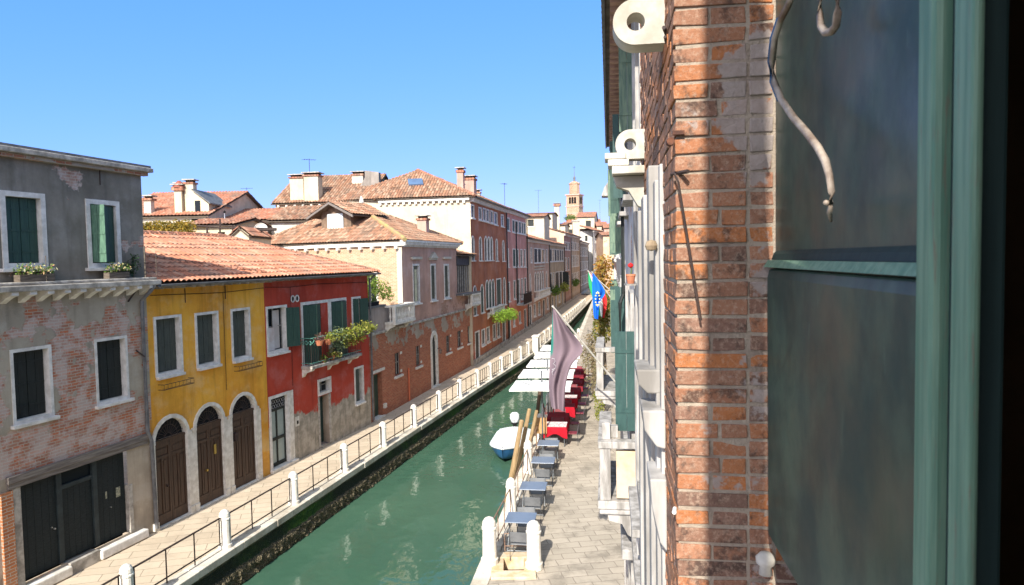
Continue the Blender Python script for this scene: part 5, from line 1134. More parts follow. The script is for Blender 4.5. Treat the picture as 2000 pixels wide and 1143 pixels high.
# ================================================================== OUR OWN BRICK HOUSE (right foreground)
HR = 8.1; KN = 2.1; AR = ang(HR)+pi         # local x runs back towards the camera, local y goes into the building
home = thing('brick_house', 'old brick house wall at right with its open green window shutter close to the viewer', 'house', (.12*KN,0,H-H*KN), AR); home.scale = (KN,KN,KN)
m_near, nt, b = newmat('near_bricks', .9, .2)
v = scl(nt, objc(nt), (1.7,1.7,1.7)); g_ = nd(nt, 'ShaderNodeNewGeometry').outputs['Random Per Island']
c = ramp(nt, g_, [(0,(.52,.19,.065)),(.16,(.40,.19,.11)),(.34,(.32,.16,.10)),(.5,(.44,.21,.12)),(.66,(.20,.12,.09)),(.76,(.30,.16,.11)),(.86,(.54,.19,.06)),(1,(.38,.18,.11))])
c = mix(nt, .22, c, (.05,.03,.02)); c = mix(nt, mth(nt, 'MULTIPLY', smooth(nt, nz(nt, v, 9, 6, .7), .50, .62), .8), c, (.06,.042,.035))
c = mix(nt, mth(nt, 'MULTIPLY', smooth(nt, nz(nt, v, 70, 4, .7), .45, .7), .45), c, (.50,.36,.26))
c = mix(nt, mth(nt, 'MULTIPLY', smooth(nt, nz(nt, v, 190, 3, .7), .55, .7), .6), c, (.07,.04,.03))
yy = nd(nt, 'ShaderNodeSeparateXYZ', {0: objc(nt)}).outputs[1]
pf = mth(nt, 'ADD', nz(nt, v, 7, 6, .65), mth(nt, 'ADD', mth(nt, 'MULTIPLY', smooth(nt, yy, .105, .15), .10), mth(nt, 'MULTIPLY', mth(nt, 'MULTIPLY', smooth(nt, yy, .055, .10), smooth(nt, mth(nt, 'ABSOLUTE', mth(nt, 'SUBTRACT', nd(nt, 'ShaderNodeSeparateXYZ', {0: objc(nt)}).outputs[2], 7.29)), .13, .06)), .16)))
pf = smooth(nt, pf, .60, .66)
c = mix(nt, mth(nt, 'MULTIPLY', pf, .9), c, mix(nt, nz(nt, v, 40, 5, .7), (.24,.19,.16), (.46,.40,.36)))
setc(nt, b, c); bump(nt, b, mth(nt, 'ADD', nz(nt, v, 60, 6, .75), mth(nt, 'MULTIPLY', nz(nt, v, 260, 4, .7), .5)), .9, .006)
m_mort, nt, b = newmat('near_mortar', .95, .1); v = objc(nt)
c = mix(nt, nz(nt, v, 30, 6, .75), (.27,.215,.16), (.46,.385,.30)); c = mix(nt, mth(nt, 'MULTIPLY', smooth(nt, nz(nt, v, 8, 5, .6), .5, .65), .5), c, (.20,.15,.12))
setc(nt, b, c); bump(nt, b, mth(nt, 'ADD', nz(nt, v, 45, 6, .75), nz(nt, v, 200, 3, .7)), 1.0, .008)
rnd = random.Random(12)
JU = -1.24
mb = MB()
def brk(x0, x1, y0, y1, z0, z1, j=.0017):
    q = lambda: (rnd.random()-.5)*2*j
    P = [(x+q(), y+q(), z+q()) for z in (z0,z1) for y in (y0,y1) for x in (x0,x1)]
    mb.add(P, [(2,3,1,0),(4,5,7,6),(0,1,5,4),(1,3,7,5),(3,2,6,7),(2,0,4,6)])
z = 5.55; row = 0; CH = .0672/KN; jm = .0125/KN
while z < 8.6:
    zt = z+CH-jm+(rnd.random()-.5)*.0015
    yb = [0,.123] if row % 2 else [0,.058,.123]
    if rnd.random() < .3: yb = [0,.075,.123] if row % 2 else [0,.123]
    yb += [.168,.225,.29,.35,.41,.46]; fx = JU-(.057 if row % 2 else .118)
    for i in range(len(yb)-1):
        y0 = yb[i]+(jm if i else -.0005); y1 = yb[i+1]+(rnd.random()-.5)*.003
        if i == 0: brk(fx, JU+(rnd.random()-.5)*.003, y0+(rnd.random()-.5)*.003, y1, z, zt)
        else: brk(JU-.06, JU+(rnd.random()-.5)*.0035-.001, y0, y1, z+(rnd.random()-.5)*.002, zt)
    x = fx-jm
    while x > -2.45:
        L = .118 if rnd.random() < .7 else .056
        brk(x-L, x, -.0005+(rnd.random()-.5)*.0015, .05, z, zt); x -= L+jm
    z += CH; row += 1
mb.build('brick_courses', m_near, home, bevel=.0016)
mm = MB(); mm.box(-2.5,JU-.0035,.003,.5,5.5,8.62); mm.build('wall', m_mort, home)
m_hb = plaster('house_brick', (.38,.30,.24), (.32,.25,.2), .42, pal=((.42,.17,.08),(.32,.13,.07),(.48,.24,.14)), mortar=(.42,.36,.29))
wall(14, 10.4, [(-2.5,.35,5.5,8.62,'r')], m_hb, home, 'wall', -2.5)
MB().box(-1.5,.35,.002,.5,8.621,8.8).build('lintel', m_hb, home); MB().box(.35,.85,.004,.5,5.5,8.62).build('wall', m_hb, home)
MB().box(-1.235,.35,-.05,.45,6.29,6.385).build('window_sill', M['stone'], home, bevel=.01); MB().box(JU,.35,.006,.5,5.5,6.289).build('wall', m_hb, home)
MB().quad((-2.5,.0,0),(-2.5,.5,0),(-2.5,.5,10.4),(-2.5,.0,10.4)).build('wall', m_hb, home)
# pivot stones with round eyes
def eye(u, z, out, r, hr, th, label=None):
    n = 40; bmv = bmesh.new(); cy = -out
    outer = [(cy-r*sin(pi*k/n), z+r*cos(pi*k/n)) for k in range(n+1)]+[(.05,z-r),(.05,z+r)]
    inner = [(cy+hr*cos(2*pi*k/24), z+hr*sin(2*pi*k/24)) for k in range(24)]
    def ringv(x, pts): return [bmv.verts.new((x, p[0], p[1])) for p in pts]
    for x in (-u, -u-th):
        o1_, i1_ = ringv(x, outer), ringv(x, inner)
        es = [bmv.edges.new((o1_[k], o1_[(k+1)%len(o1_)])) for k in range(len(o1_))]+[bmv.edges.new((i1_[k], i1_[(k+1)%24])) for k in range(24)]
        bmesh.ops.triangle_fill(bmv, edges=es, use_beauty=True)
        if x == -u: A_, B_ = o1_, i1_
    for X, Y_ in ((A_, o1_), (B_, i1_)):
        for k in range(len(X)): bmv.faces.new((X[k], X[(k+1)%len(X)], Y_[(k+1)%len(X)], Y_[k]))
    me = bpy.data.meshes.new('pivot_stone'); bmv.to_mesh(me); bmv.free(); me.uv_layers.new(name='UVMap'); me.materials.append(M['eyestone'])
    o = bpy.data.objects.new('pivot_stone', me); COL.objects.link(o); o.parent = home
    return o
M['eyestone'] = simple('marble', (.60,.57,.50), (.34,.31,.25), 9, .8, .5, det=8, bd=.003)
eye(1.42, 7.478, .059, .046, .0185, .06)
eye(2.25, 7.365, .046, .047, .019, .06)
MB().box(-2.34,-2.24,-.128,-.06,7.318,7.338).box(-2.34,-2.24,-.118,-.05,7.296,7.317).box(-2.34,-2.24,-.105,.0,7.27,7.295).build('moulded_block', M['eyestone'], home, bevel=.003)
MB().prism([(-2.3,-.10,7.268),(-2.3,.0,7.268),(-2.3,.0,7.16),(-2.3,-.02,7.17),(-2.3,-.05,7.22),(-2.3,-.09,7.235)], (-.06,0,0)).build('bracket', M['eyestone'], home)
MB().tube([(-1.40,.0,7.443),(-1.36,-.008,7.443)], .004).tube([(-1.40,.0,7.425),(-1.36,-.006,7.425)], .003).build('pin', M['iron'], home)
# neighbouring stone window surround seen end-on
M['paint'] = simple('flaking_white', (.44,.415,.385), (.20,.185,.165), 9, .75, .6, stretch=(1,1,.25), bd=.003)  # dark streaks hold painted shade as well as peeling and cracks
sx = MB()
for (u0, u1, p, zt) in ((1.50,1.54,.008,7.20),(1.54,1.60,.016,7.17),(1.60,1.68,.026,7.21),(1.68,1.8,.034,7.15),(1.8,1.86,.042,7.12)): 
    MB().box(-u1,-u0-.001,-p,.01,4.6,zt).build('window_surround', M['paint'], home, bevel=.003)
MB().prism([(-1.70,-.060,6.745),(-1.70,.0,6.745),(-1.70,.0,6.69),(-1.70,-.035,6.69),(-1.70,-.055,6.71)], (.16,0,0)).build('sill_end', M['paint'], home, bevel=.004)
MB().prism([(-1.62,-.05,6.665),(-1.62,.0,6.665),(-1.62,.0,6.58),(-1.62,-.02,6.585),(-1.62,-.045,6.62)], (.14,0,0)).build('sill_end', M['paint'], home, bevel=.004)
MB().prism([(-1.60,-.036,6.52),(-1.60,.0,6.52),(-1.60,.0,6.36),(-1.60,-.015,6.38),(-1.60,-.032,6.46)], (.14,0,0)).build('bracket', M['paint'], home, bevel=.004)
MB().lathe([(.001,0),(.011,.003),(.014,.012),(.010,.022),(.001,.025)], (-1.53,-.025,7.012), 12).build('knob', simple('worn_brass', (.32,.24,.15), (.22,.16,.1), 40), home)
MB().tube([(-1.225,-.002,7.145),(-1.222,.004,7.13),(-1.222,.042,6.885)], .0022, 5).tube([(-1.26,-.004,7.148),(-1.215,.02,7.147)], .004, 5).build('peg_and_shadow_line', M['iron'], home)  # peg, with a thin dark rod drawn as the shadow line down the jamb
MB().box(-1.238,-1.228,-.004,.016,7.214,7.221).cyl((-1.25,-.008,7.203),(-1.228,-.008,7.203),.007,9).build('iron_pintle', simple('rust', (.16,.06,.03), (.07,.03,.02), 60), home)
MB().cyl((-1.25,-.003,6.535),(-1.23,-.006,6.535),.004,8).build('nail', M['stone'], home)
# the near shutter leaf, hinged at the far jamb
m_pan, nt, b = newmat('green_panel', .38, .5); v = objc(nt)
c = mix(nt, smooth(nt, nz(nt, scl(nt, v, (1,1,.6)), 7, 7, .7), .40, .62), (.018,.044,.036), (.042,.080,.058))
c = mix(nt, mth(nt, 'MULTIPLY', smooth(nt, nz(nt, v, 3.2, 4, .6), .52, .68), .6), c, (.085,.075,.055))
c = mix(nt, mth(nt, 'MULTIPLY', smooth(nt, nz(nt, scl(nt, v, (3,3,.6)), 24, 5, .7), .62, .74), .25), c, (.12,.20,.14))
setc(nt, b, c); nt.links.new(ramp(nt, nz(nt, v, 6, 5), [(.3,.30),(.7,.6)]), b.inputs['Roughness']); bump(nt, b, nz(nt, scl(nt, v, (1,1,.4)), 40, 5), .25, .003)
m_st, nt, b = newmat('pale_green_stile', .55, .4); v = objc(nt)
c = mix(nt, smooth(nt, nz(nt, scl(nt, v, (8,8,.3)), 14, 5, .65), .36, .64), (.095,.19,.125), (.17,.27,.18))
c = mix(nt, mth(nt, 'MULTIPLY', smooth(nt, nz(nt, scl(nt, v, (10,10,.7)), 20, 6, .7), .56, .68), .7), c, (.17,.13,.09))
setc(nt, b, c); bump(nt, b, nz(nt, scl(nt, v, (6,6,.3)), 50, 4), .4, .003)
m_brn = simple('bare_stile', (.13,.10,.07), (.05,.07,.05), 12, .7, .4, stretch=(8,8,.3), bd=.003)
m_dg = simple('deep_green', (.018,.036,.032), (.010,.022,.020), 10, .6, .2, stretch=(6,6,.3), bd=.002)
lf = MB().box(-1.236,-.575,.172,.182,6.49,9.0).build('window_shutter', m_pan, home)
MB().prism([(-1.232,.160,6.975),(-1.232,.171,6.975),(-1.232,.171,6.50),(-1.232,.158,6.50),(-1.232,.156,6.96)], (.618,0,0)).build('lower_panel', m_pan, lf, bevel=.003)
MB().prism([(-1.234,.150,6.978),(-1.234,.171,6.978),(-1.234,.171,6.990),(-1.234,.158,6.990)], (.620,0,0)).build('panel_ledge', m_st, lf)
MB().prism([(-1.230,.1705,6.9905),(-1.230,.163,6.9905),(-1.230,.166,7.0),(-1.230,.1705,7.006)], (.615,0,0)).build('panel_edge', m_dg, lf)
MB().box(-.612,-.5775,.140,.1715,6.49,9).build('stile', m_st, lf, bevel=.006); MB().box(-.577,-.562,.152,.1715,6.49,9).build('stile_groove', m_dg, lf, bevel=.002)
MB().box(-.5615,-.548,.148,.165,6.49,9).build('stile_bead', m_brn, lf, bevel=.004); MB().box(-.5475,-.536,.151,.165,6.49,9).build('stile_groove', m_dg, lf)
MB().box(-.5355,-.506,.134,.142,6.49,9).build('stile', m_st, lf, bevel=.003); MB().box(-.5355,-.520,.143,.165,6.49,9).build('stile_edge', m_dg, lf, bevel=.003)
def onleaf(px, py, out=.05):
    """point on the sight line px,py in the plane `out` metres in front of the leaf, in house coordinates"""
    t = Vector((sin(R(HR)), cos(R(HR)))); n = Vector((t.y, -t.x)); d = cf+r2*((px-1000)/1333.0)-u2*((py-571.5)/1333.0)
    k = (.12*n.x+.172-out-.0)/(d.x*n.x+d.y*n.y); P = d*k
    q = Vector((P.x-.12, P.y)); return Vector((-q.dot(t), q.dot(n), P.z+7))
hk = simple('worn_iron', (.40,.33,.26), (.14,.085,.055), 22, .55, .3, .5, bd=.002); hk2 = simple('blue_paint_iron', (.05,.14,.28), (.04,.09,.16), 30)
pts = [(1548,-12),(1540,10),(1525,38),(1513,75),(1508,120),(1512,160),(1526,195),(1548,228),(1574,258),(1597,288),(1612,315),(1620,345),(1624,375),(1622,398)]
h1 = MB().tube([onleaf(x, y, .045) for x, y in pts], [.0048]*11+[.0042,.0038,.0034], 8).build('stay_hook', hk, lf, smooth=True)
MB().tube([onleaf(x-5, y, .040) for x, y in pts[2:7]], .0036, 6).build('hook_edge', hk2, h1, smooth=True)
MB().tube([onleaf(1622,400,.045), onleaf(1620,415,.043), onleaf(1623,432,.03)], [.0026,.0030,.0016], 8).cyl(onleaf(1613,396,.052), onleaf(1618,398,.03), .0030, 10).build('hook_eye', hk, h1, smooth=True)
MB().tube([onleaf(x, y, .035) for x, y in ((1602,-10),(1601,30),(1603,52),(1612,64),(1624,62),(1633,50),(1636,25),(1635,-10))], .0045, 8).build('catch_loop', hk, lf, smooth=True)
MB().lathe([(.001,0),(.012,.0),(.010,.014),(.016,.020),(.017,.030),(.010,.038),(.001,.040)], (-1.215,.150,6.435), 14).build('latch_knob', M['eyestone'], lf, smooth=True)
MB().box(-1.17,-.60,.215,.30,6.386,6.47).build('inner_sill', simple('varnished_wood', (.30,.15,.05), (.2,.1,.03), 6, .4, stretch=(.5,6,6)), home)
# unseen leaf added behind the viewer, keeping sun off the inner jamb
MB().box(.36,1.06,-.130,-.095,6.49,9.0).build('window_shutter', m_pan, home, bevel=.004)
# the dark room behind
rm = simple('room_wall', (.16,.085,.035), (.11,.06,.025), 2, .9, .1)
mb = MB(); mb.box(-3.0,-2.95,.5,4.5,5.3,8.9).box(2.0,2.05,.5,4.5,5.3,8.9).box(-2.95,2.0,4.45,4.5,5.3,8.9).box(-2.95,2.0,.5,4.449,5.3,5.35).box(-2.95,2.0,.5,4.449,8.85,8.9); mb.box(-2.95,-1.24,.501,.53,5.351,8.849).box(.851,2.0,.501,.53,5.351,8.849)
mb.build('room_shell', rm, home)
# shelf with bottles in the room
sh_ = thing('wall_shelf', 'dark shelf just visible in the room at the right edge', 'shelf', world(home, (-.05,1.0,6.75)), AR)
MB().box(-.5,.5,-.12,.12,-.03,0).build('board', rm, sh_); MB().box(-.45,-.4,-.1,.1,-.6,-.03).build('support', rm, sh_); MB().box(.4,.45,-.1,.1,-.6,-.03).build('support', rm, sh_)
for k, (dx, cc, lb) in enumerate(((-.12,(.10,.07,.03),'brown bottle with yellow label at the left on the dark shelf'),(.10,(.02,.07,.07),'teal bottle at the right on the dark shelf'))):
    t = thing('bottle', lb, 'bottle', world(home, (-.05+dx*.6,.98,6.75)), AR, 'bottles on the dark shelf')
    MB().lathe([(.04,0),(.04,.2),(.015,.27),(.014,.34),(.016,.35)], n=12).build('body', simple('bottle_glass%d' % k, cc, None, 3, .2, 0, .6), t); MB().lathe([(.0412,.06),(.0412,.15)], n=12).build('paper_label', M['yelsign'] if k == 0 else M['cream'], t)

# ================================================================== WHITE PALAZZO (right, next door)
NO = (.35, 0, 0)
nh = thing('white_palazzo', 'white stone trimmed palazzo seen edge on, with balconies and green shutters', 'house', NO, AR)
m_n = plaster('lavender_plaster', (.56,.53,.52), (.44,.41,.40), .62, streak=.45, gr=.35, pal=((.45,.2,.13),(.38,.16,.1),(.5,.27,.18)))
nw = [(-10.0,-9.2,4.3,6.4),(-15.4,-14.5,4.6,6.8),(-7.3,-6.4,4.6,6.6),(-12.7,-11.9,4.6,6.4),(-18.2,-17.2,4.6,6.4),(-9.6,-8.8,7.9,9.5),(-12.9,-12.0,7.9,9.5),(-16.2,-15.2,7.9,9.5),(-6.9,-6.1,7.9,9.5)]
gw_ = [(-10.2,-9.0,.1,2.9),(-13.6,-12.4,.1,2.9),(-17.2,-16,.1,2.9),(-7.4,-6.2,.1,2.9)]
wall(-5.3, 10.0, [hole(*w_,'r',.12) for w_ in nw]+[hole(*w_,'r',.16,True) for w_ in gw_], m_n, nh, 'wall', -18.9)
for w_ in nw: window(nh, *w_, fw=.12, rev=.25, shut='open', proud=.07, fm=M['paint'], sillw=.05)
for w_ in gw_:
    f = frame(nh, *w_, 'r', .16, .3, .10, M['paint'], 'door_surround', open_bottom=True); d = MB(); leaf(d, *w_, .2, planks=6); d.build('door', M['shutter'], f)
    MB().box(w_[0]-.3,w_[1]+.3,-.22,.0,3.08,3.22).build('entablature', M['paint'], f, bevel=.02)
MB().box(-18.9,-5.32,-.10,.0,3.4,3.55).build('string_course', M['paint'], nh)
MB().quad((-18.9,.0,0),(-18.9,8,0),(-18.9,8,10),(-18.9,.0,10)).build('side_wall', m_n, nh)
gsh = simple('flaking_green', (.030,.075,.066), (.020,.055,.05), 5, .55, .3, .4, stretch=(4,4,1)); psh = simple('pale_flaking_green', (.17,.235,.16), (.085,.14,.105), 7, .7, .5, stretch=(4,4,.6))
def perp(par, u, y0, y1, z0, z1, m, name='shutter'):
    mb = MB(); n = 2; w_ = (y1-y0)/n
    for i in range(n): mb.box(-u-.035, -u, y0+i*w_+.002, y0+(i+1)*w_-.002, z0, z1)
    for zz in (z0+(z1-z0)*.2, z0+(z1-z0)*.8): mb.box(-u+.001, -u+.010, y0+.01, y1-.01, zz-.02, zz+.02)
    return mb.build(name, m, par)
perp(nh, 9.0, -.28, .02, 4.70, 6.02, gsh); perp(nh, 12.6, -.24, -.04, 4.7, 6.45, gsh)
perp(nh, 8.6, -.20, .0, 8.55, 9.62, psh); perp(nh, 11.7, -.26, -.05, 8.0, 9.4, gsh); perp(nh, 15.0, -.3, -.1, 7.95, 9.5, M['shutter'])
MB().tube([(-12.1,-.10,9.6),(-12.1,-.10,6.35),(-12.0,-.16,6.2),(-12.0,-.16,5.4)], .035, 7).build('drainpipe', M['shutdark'], nh)
MB().tube([(-7.5,-.05,9.6),(-7.5,-.05,3.7)], .03, 7).build('drainpipe', M['paint'], nh)
# nearer balcony
def sbalc(u0, u1, z0, z1, p, panel=True):
    o = MB().box(-u1-.05,-u0+.05,-p-.05,-.001,z0,z0+.11).build('balcony', M['paint'], nh, bevel=.015)
    MB().box(-u1-.04,-u0+.04,-p-.03,-.001,z0-.07,z0-.001).build('moulding', M['paint'], o, bevel=.02)
    MB().box(-u1-.03,-u0+.04,-p-.04,-p+.14,z1-.09,z1).box(-u0-.14,-u0+.04,-p+.141,-.001,z1-.09,z1-.001).build('handrail', M['paint'], o, bevel=.01)
    MB().box(-u0-.14,-u0+.02,-p-.02,-p+.12,z0+.112,z1-.091).build('corner_post', M['paint'], o, bevel=.008); MB().box(-u1-.02,-u1+.14,-p-.02,-p+.12,z0+.112,z1-.091).build('corner_post', M['paint'], o, bevel=.008)
    if panel: MB().box(-u0-.10,-u0-.01,-p+.19,-.02,z0+.13,z1-.13).build('side_panel', simple('ochre_stained_stone', (.55,.34,.17), (.50,.42,.32), 2.5, .8, .3), o, bevel=.01)
    h = z1-z0-.205; prof = [(.05,0),(.05,.08*h),(.028,.14*h),(.055,.35*h),(.03,.62*h),(.028,.84*h),(.05,.92*h),(.05,h)]
    n = int((u1-u0)/.2)
    for k in range(1, n): MB().lathe(prof, (-u0-(u1-u0)*k/n, -p+.05, z0+.113), 8).build('baluster', M['paint'], o)
    for u in (u0+.1, u1-.2): MB().prism([(-u-.1,0,z0-.072),(-u-.1,-p*.85,z0-.072),(-u-.1,-p*.8,z0-.16),(-u-.1,-p*.45,z0-.2),(-u-.1,-p*.3,z0-.34),(-u-.1,0,z0-.42)], (.2,0,0)).build('bracket', M['paint'], o)
sbalc(8.7, 10.4, 3.76, 4.64, .47); sbalc(14.0, 15.9, 4.15, 5.15, .60, False)
for u, y, z0_, z1_ in ((8.82,-.40,4.641,4.86),(8.9,-.30,4.641,4.80)): MB().box(-u-.05,-u+.05,y-.06,y+.05,z0_,z1_).build('balcony_block', M['paint'], nh, bevel=.01)
for u in (): MB().box(-u-.15,-u+.15,-.52,-.22,.0,4.10).build('porch_pillar', M['paint'], nh, bevel=.02)
# eave with rafters
MB().box(-18.9,-5.3,-.36,.05,10.0,10.04).build('eave_board', M['oldwood'], nh); MB().box(-18.9,-5.3,-.40,-.362,9.96,10.12).build('gutter', M['lead'], nh)
rb = simple('brick_corbels', (.42,.25,.17), (.30,.17,.12), 8)
for k in range(45): MB().box(-18.8+k*.30,-18.8+k*.30+.11,-.30,.0,9.87,9.999).build('rafter', rb, nh)
tiled('roof', [(-5.3,-.38,10.08),(-18.95,-.38,10.08),(-18.95,5,11.9),(-5.3,5,11.9)], M['roof_c'], nh, seg=3)
t = thing('flower_pot', 'small terracotta pot with one red flower high on the right wall', 'flower pot', world(nh, (-7.2,-.12,6.72)), 0)
MB().lathe([(.035,0),(.05,.08),(.055,.08),(.05,.1)], n=12).build('pot', M['pot'], t); MB().tube([(0,0,.08),(.01,0,.17)], .005).build('stem', M['leaf'], t); MB().lathe([(.001,.16),(.028,.18),(.03,.2),(.001,.22)], n=8).build('flower', simple('red_petal', (.6,.02,.02), None, 9), t); MB().box(-.05,.05,-.05,.12,-.02,-.001).build('bracket', M['paint'], t)
# farther houses on the right bank
fr2 = thing('far_right_house', 'ivory house with green upper shutters beyond the white palazzo', 'house', (.50,0,0), AR)
m_f = plaster('ivory_plaster', (.62,.56,.48), (.52,.46,.39), .70, streak=.4, gr=.3)
fw_ = [(-22.5-3.4*k,-21.3-3.4*k,z_,z_+1.7) for k in range(7) for z_ in (4.0,7.1)]+[(-22.6-4*k,-21.4-4*k,.1,2.6) for k in range(6)]
wall(-18.95, 9.5, [hole(*w_,'r',.1,w_[2]<1) for w_ in fw_], m_f, fr2, 'wall', -46)
for k, w_ in enumerate(fw_):
    if w_[2] < 1: f = frame(fr2, *w_, 'r', .1, .25, .05, M['paint'], 'door_surround', open_bottom=True); MB().box(w_[0],w_[1],.2,.24,w_[2],w_[3]).build('door', M['shutdark'], f)
    else: f = window(fr2, *w_, fw=.1, shut='open', proud=.05); perp(f, -w_[1], -.45, .0, w_[2]+.03, w_[3]-.03, psh if k % 3 else gsh)
perp(fr2, 19.4, -.50, -.14, 8.15, 9.45, psh)
MB().box(-46,-18.95,-.35,.1,9.5,9.62).build('cornice', M['paint'], fr2)
tiled('roof', [(-18.95,-.4,9.65),(-46,-.4,9.65),(-46,5,11.4),(-18.95,5,11.4)], M['roof_c'], fr2, seg=3)
MB().prism([(-24.2,-.72,9.15),(-24.2,-.1,9.15),(-24.2,-.1,10.2),(-24.2,-.62,9.45)], (-.9,0,0)).build('white_dormer', M['paint'], fr2)
fr3 = thing('last_right_house', 'pale pink house farthest along the right bank', 'house', (.9,0,0), AR)
wv_ = [(-50-3.6*k,-48.8-3.6*k,z_,z_+1.6) for k in range(18) for z_ in (3.6,6.6)]
wall(-46.05, 9.0, [hole(*w_,'r',.1) for w_ in wv_], M['rose'], fr3, 'wall', -118)
for w_ in wv_: window(fr3, *w_, fw=.1, shut='closed', sm=M['shutter'])
MB().box(-118,-46.05,-.3,.1,9.0,9.2).build('cornice', M['paint'], fr3); tiled('roof', [(-46.05,-.4,9.2),(-118,-.4,9.2),(-118,5,11),(-46.05,5,11)], M['roof_c'], fr3, w=.25, seg=3)

# ================================================================== RIGHT QUAY FURNITURE
def gz(px, py, z=0):
    d = cf+r2*((px-1000)/1333.0)-u2*((py-571.5)/1333.0); k = (z-H)/d.z; return Vector((0,0,H))+d*k
gp = 'stone posts of the right quay'
dup(p0, (-.62,15.35,.045), 0, 'left of the two big white bollards at the stepped landing', gp, (1.25,1.25,1.12)); dup(p0, (.39,15.12,.03), 0, 'right of the two big white bollards at the stepped landing', gp, (1.25,1.25,1.12))
qp = [(RX(y)+.33, y) for y in (18.2,22.0,25.8,29.6,33.4,37.2,41,45,49,53,57)]
for i, (x, y) in enumerate(qp): dup(p0, (x,y,.02), 0, '%s white stone post along the right quay beyond the landing' % ('first','second','third','fourth','fifth','sixth','seventh','eighth','ninth','tenth','eleventh')[i], gp, (1.05,1.05,1.12))
rp = [(-.62,15.5)]+qp
rust = simple('rusty_tube', (.30,.20,.14), (.18,.10,.07), 16, .7, .3)
rb0 = bay(3.4, 'x', 'rusty railing panels of the right quay', 4, rust, .014)
for i in range(len(rp)-1):
    p, q = Vector(rp[i]), Vector(rp[i+1]); L = (q-p).length; a = atan2((q-p).y, (q-p).x); lab = '%s rusty tube railing panel along the right quay' % ORD[i]
    o = rb0 if i == 0 else dup(rb0); o['label'] = lab; o.location = (p.x,p.y,.03); o.rotation_euler = (0,0,a); o.scale = (L/3.4,1,1)
t = thing('low_gate', 'low rusty iron frame standing between the two big bollards', 'gate', (-.28,15.95,.055), R(-2)); MB().tube([(0,0,0),(0,0,.42),(.62,0,.42),(.62,0,0)], .014).build('frame', rust, t); MB().tube([(.0,0,.12),(.62,0,.12)], .012).build('bar', rust, t); MB().tube([(.31,0,.12),(.31,0,.42)], .010).build('upright', rust, t); MB().tube([(0,0,.12),(-.1,.7,.12)], .012).build('side_bar', rust, t)
# grey tables and chairs
mt = simple('blue_grey_top', (.16,.20,.27), (.13,.16,.21), 2, .35, .05, .5); ml = simple('grey_frame', (.16,.17,.18), (.10,.11,.12), 8, .5, .1, .5, .5); mc = simple('grey_plastic', (.17,.175,.18), (.12,.125,.13), 3, .55, .1)
def mktable():
    t = thing('cafe_table', 'x', 'table', (0,0,0), 0, 'grey folding tables on the quay')
    MB().box(-.36,.36,-.34,.34,.725,.75).build('table_top', mt, t, bevel=.02)
    for sx_ in (-1, 1):
        MB().tube([(sx_*.30,-.28,.01),(sx_*.30,.26,.72)], .012).build('leg', ml, t); MB().tube([(sx_*.27,.28,.01),(sx_*.27,-.26,.72)], .012).build('leg', ml, t)
    MB().tube([(-.30,-.27,.03),(.30,-.27,.03)], .011).build('crossbar', ml, t)
    return t
def mkchair(m, fr_, name, cat, label, group, arms=True):
    t = thing(name, label, cat, (0,0,0), 0, group)
    MB().box(-.21,.21,-.20,.20,.42,.445).build('seat', m, t, bevel=.012)
    MB().prism([(-.21,.185,.50),(.21,.185,.50),(.21,.25,.80),(-.21,.25,.80)], (0,.02,.003)).build('backrest', m, t, bevel=.006)
    for sx_ in (-1, 1):
        MB().tube([(sx_*.22,-.20,.0),(sx_*.22,-.19,.43)], .011).build('leg', fr_, t); MB().tube([(sx_*.22,.22,.0),(sx_*.22,.19,.45),(sx_*.22,.26,.81)], .011).build('leg', fr_, t)
        if arms: MB().tube([(sx_*.235,.22,.62),(sx_*.235,-.16,.64),(sx_*.235,-.18,.44)], .011).build('armrest', fr_, t)
    return t
tb = mktable(); ch = mkchair(mc, ml, 'cafe_chair', 'chair', 'x', 'grey chairs on the quay')
tl = ('grey folding table nearest the big bollards','second grey folding table from the bollards','third grey folding table from the bollards','grey folding table nearest the red and white cloth')
fst = True
for i, (x, y) in enumerate(((.12,16.25),(.50,18.55),(.88,20.95),(1.15,22.9))):
    o = tb if i == 0 else dup(tb); o.location = (x,y,.0); o.rotation_euler = (0,0,-R(8)); o['label'] = tl[i]
    for j, (dy, rz, w_) in enumerate(((-.52,pi,'camera side'),(.56,0,'far side'))):
        o = ch if fst else dup(ch); fst = False
        o.location = (x+.145*dy+(.06 if j == 0 else .05), y+dy, 0); o.rotation_euler = (0,0,rz-R(8)+(.1 if j else -.06)); o['label'] = 'grey chair on the %s of the %s' % (w_, tl[i].replace('grey folding ','').replace(' cloth',' cloth table'))
        if j == 0: o.scale = (1,1,.86)
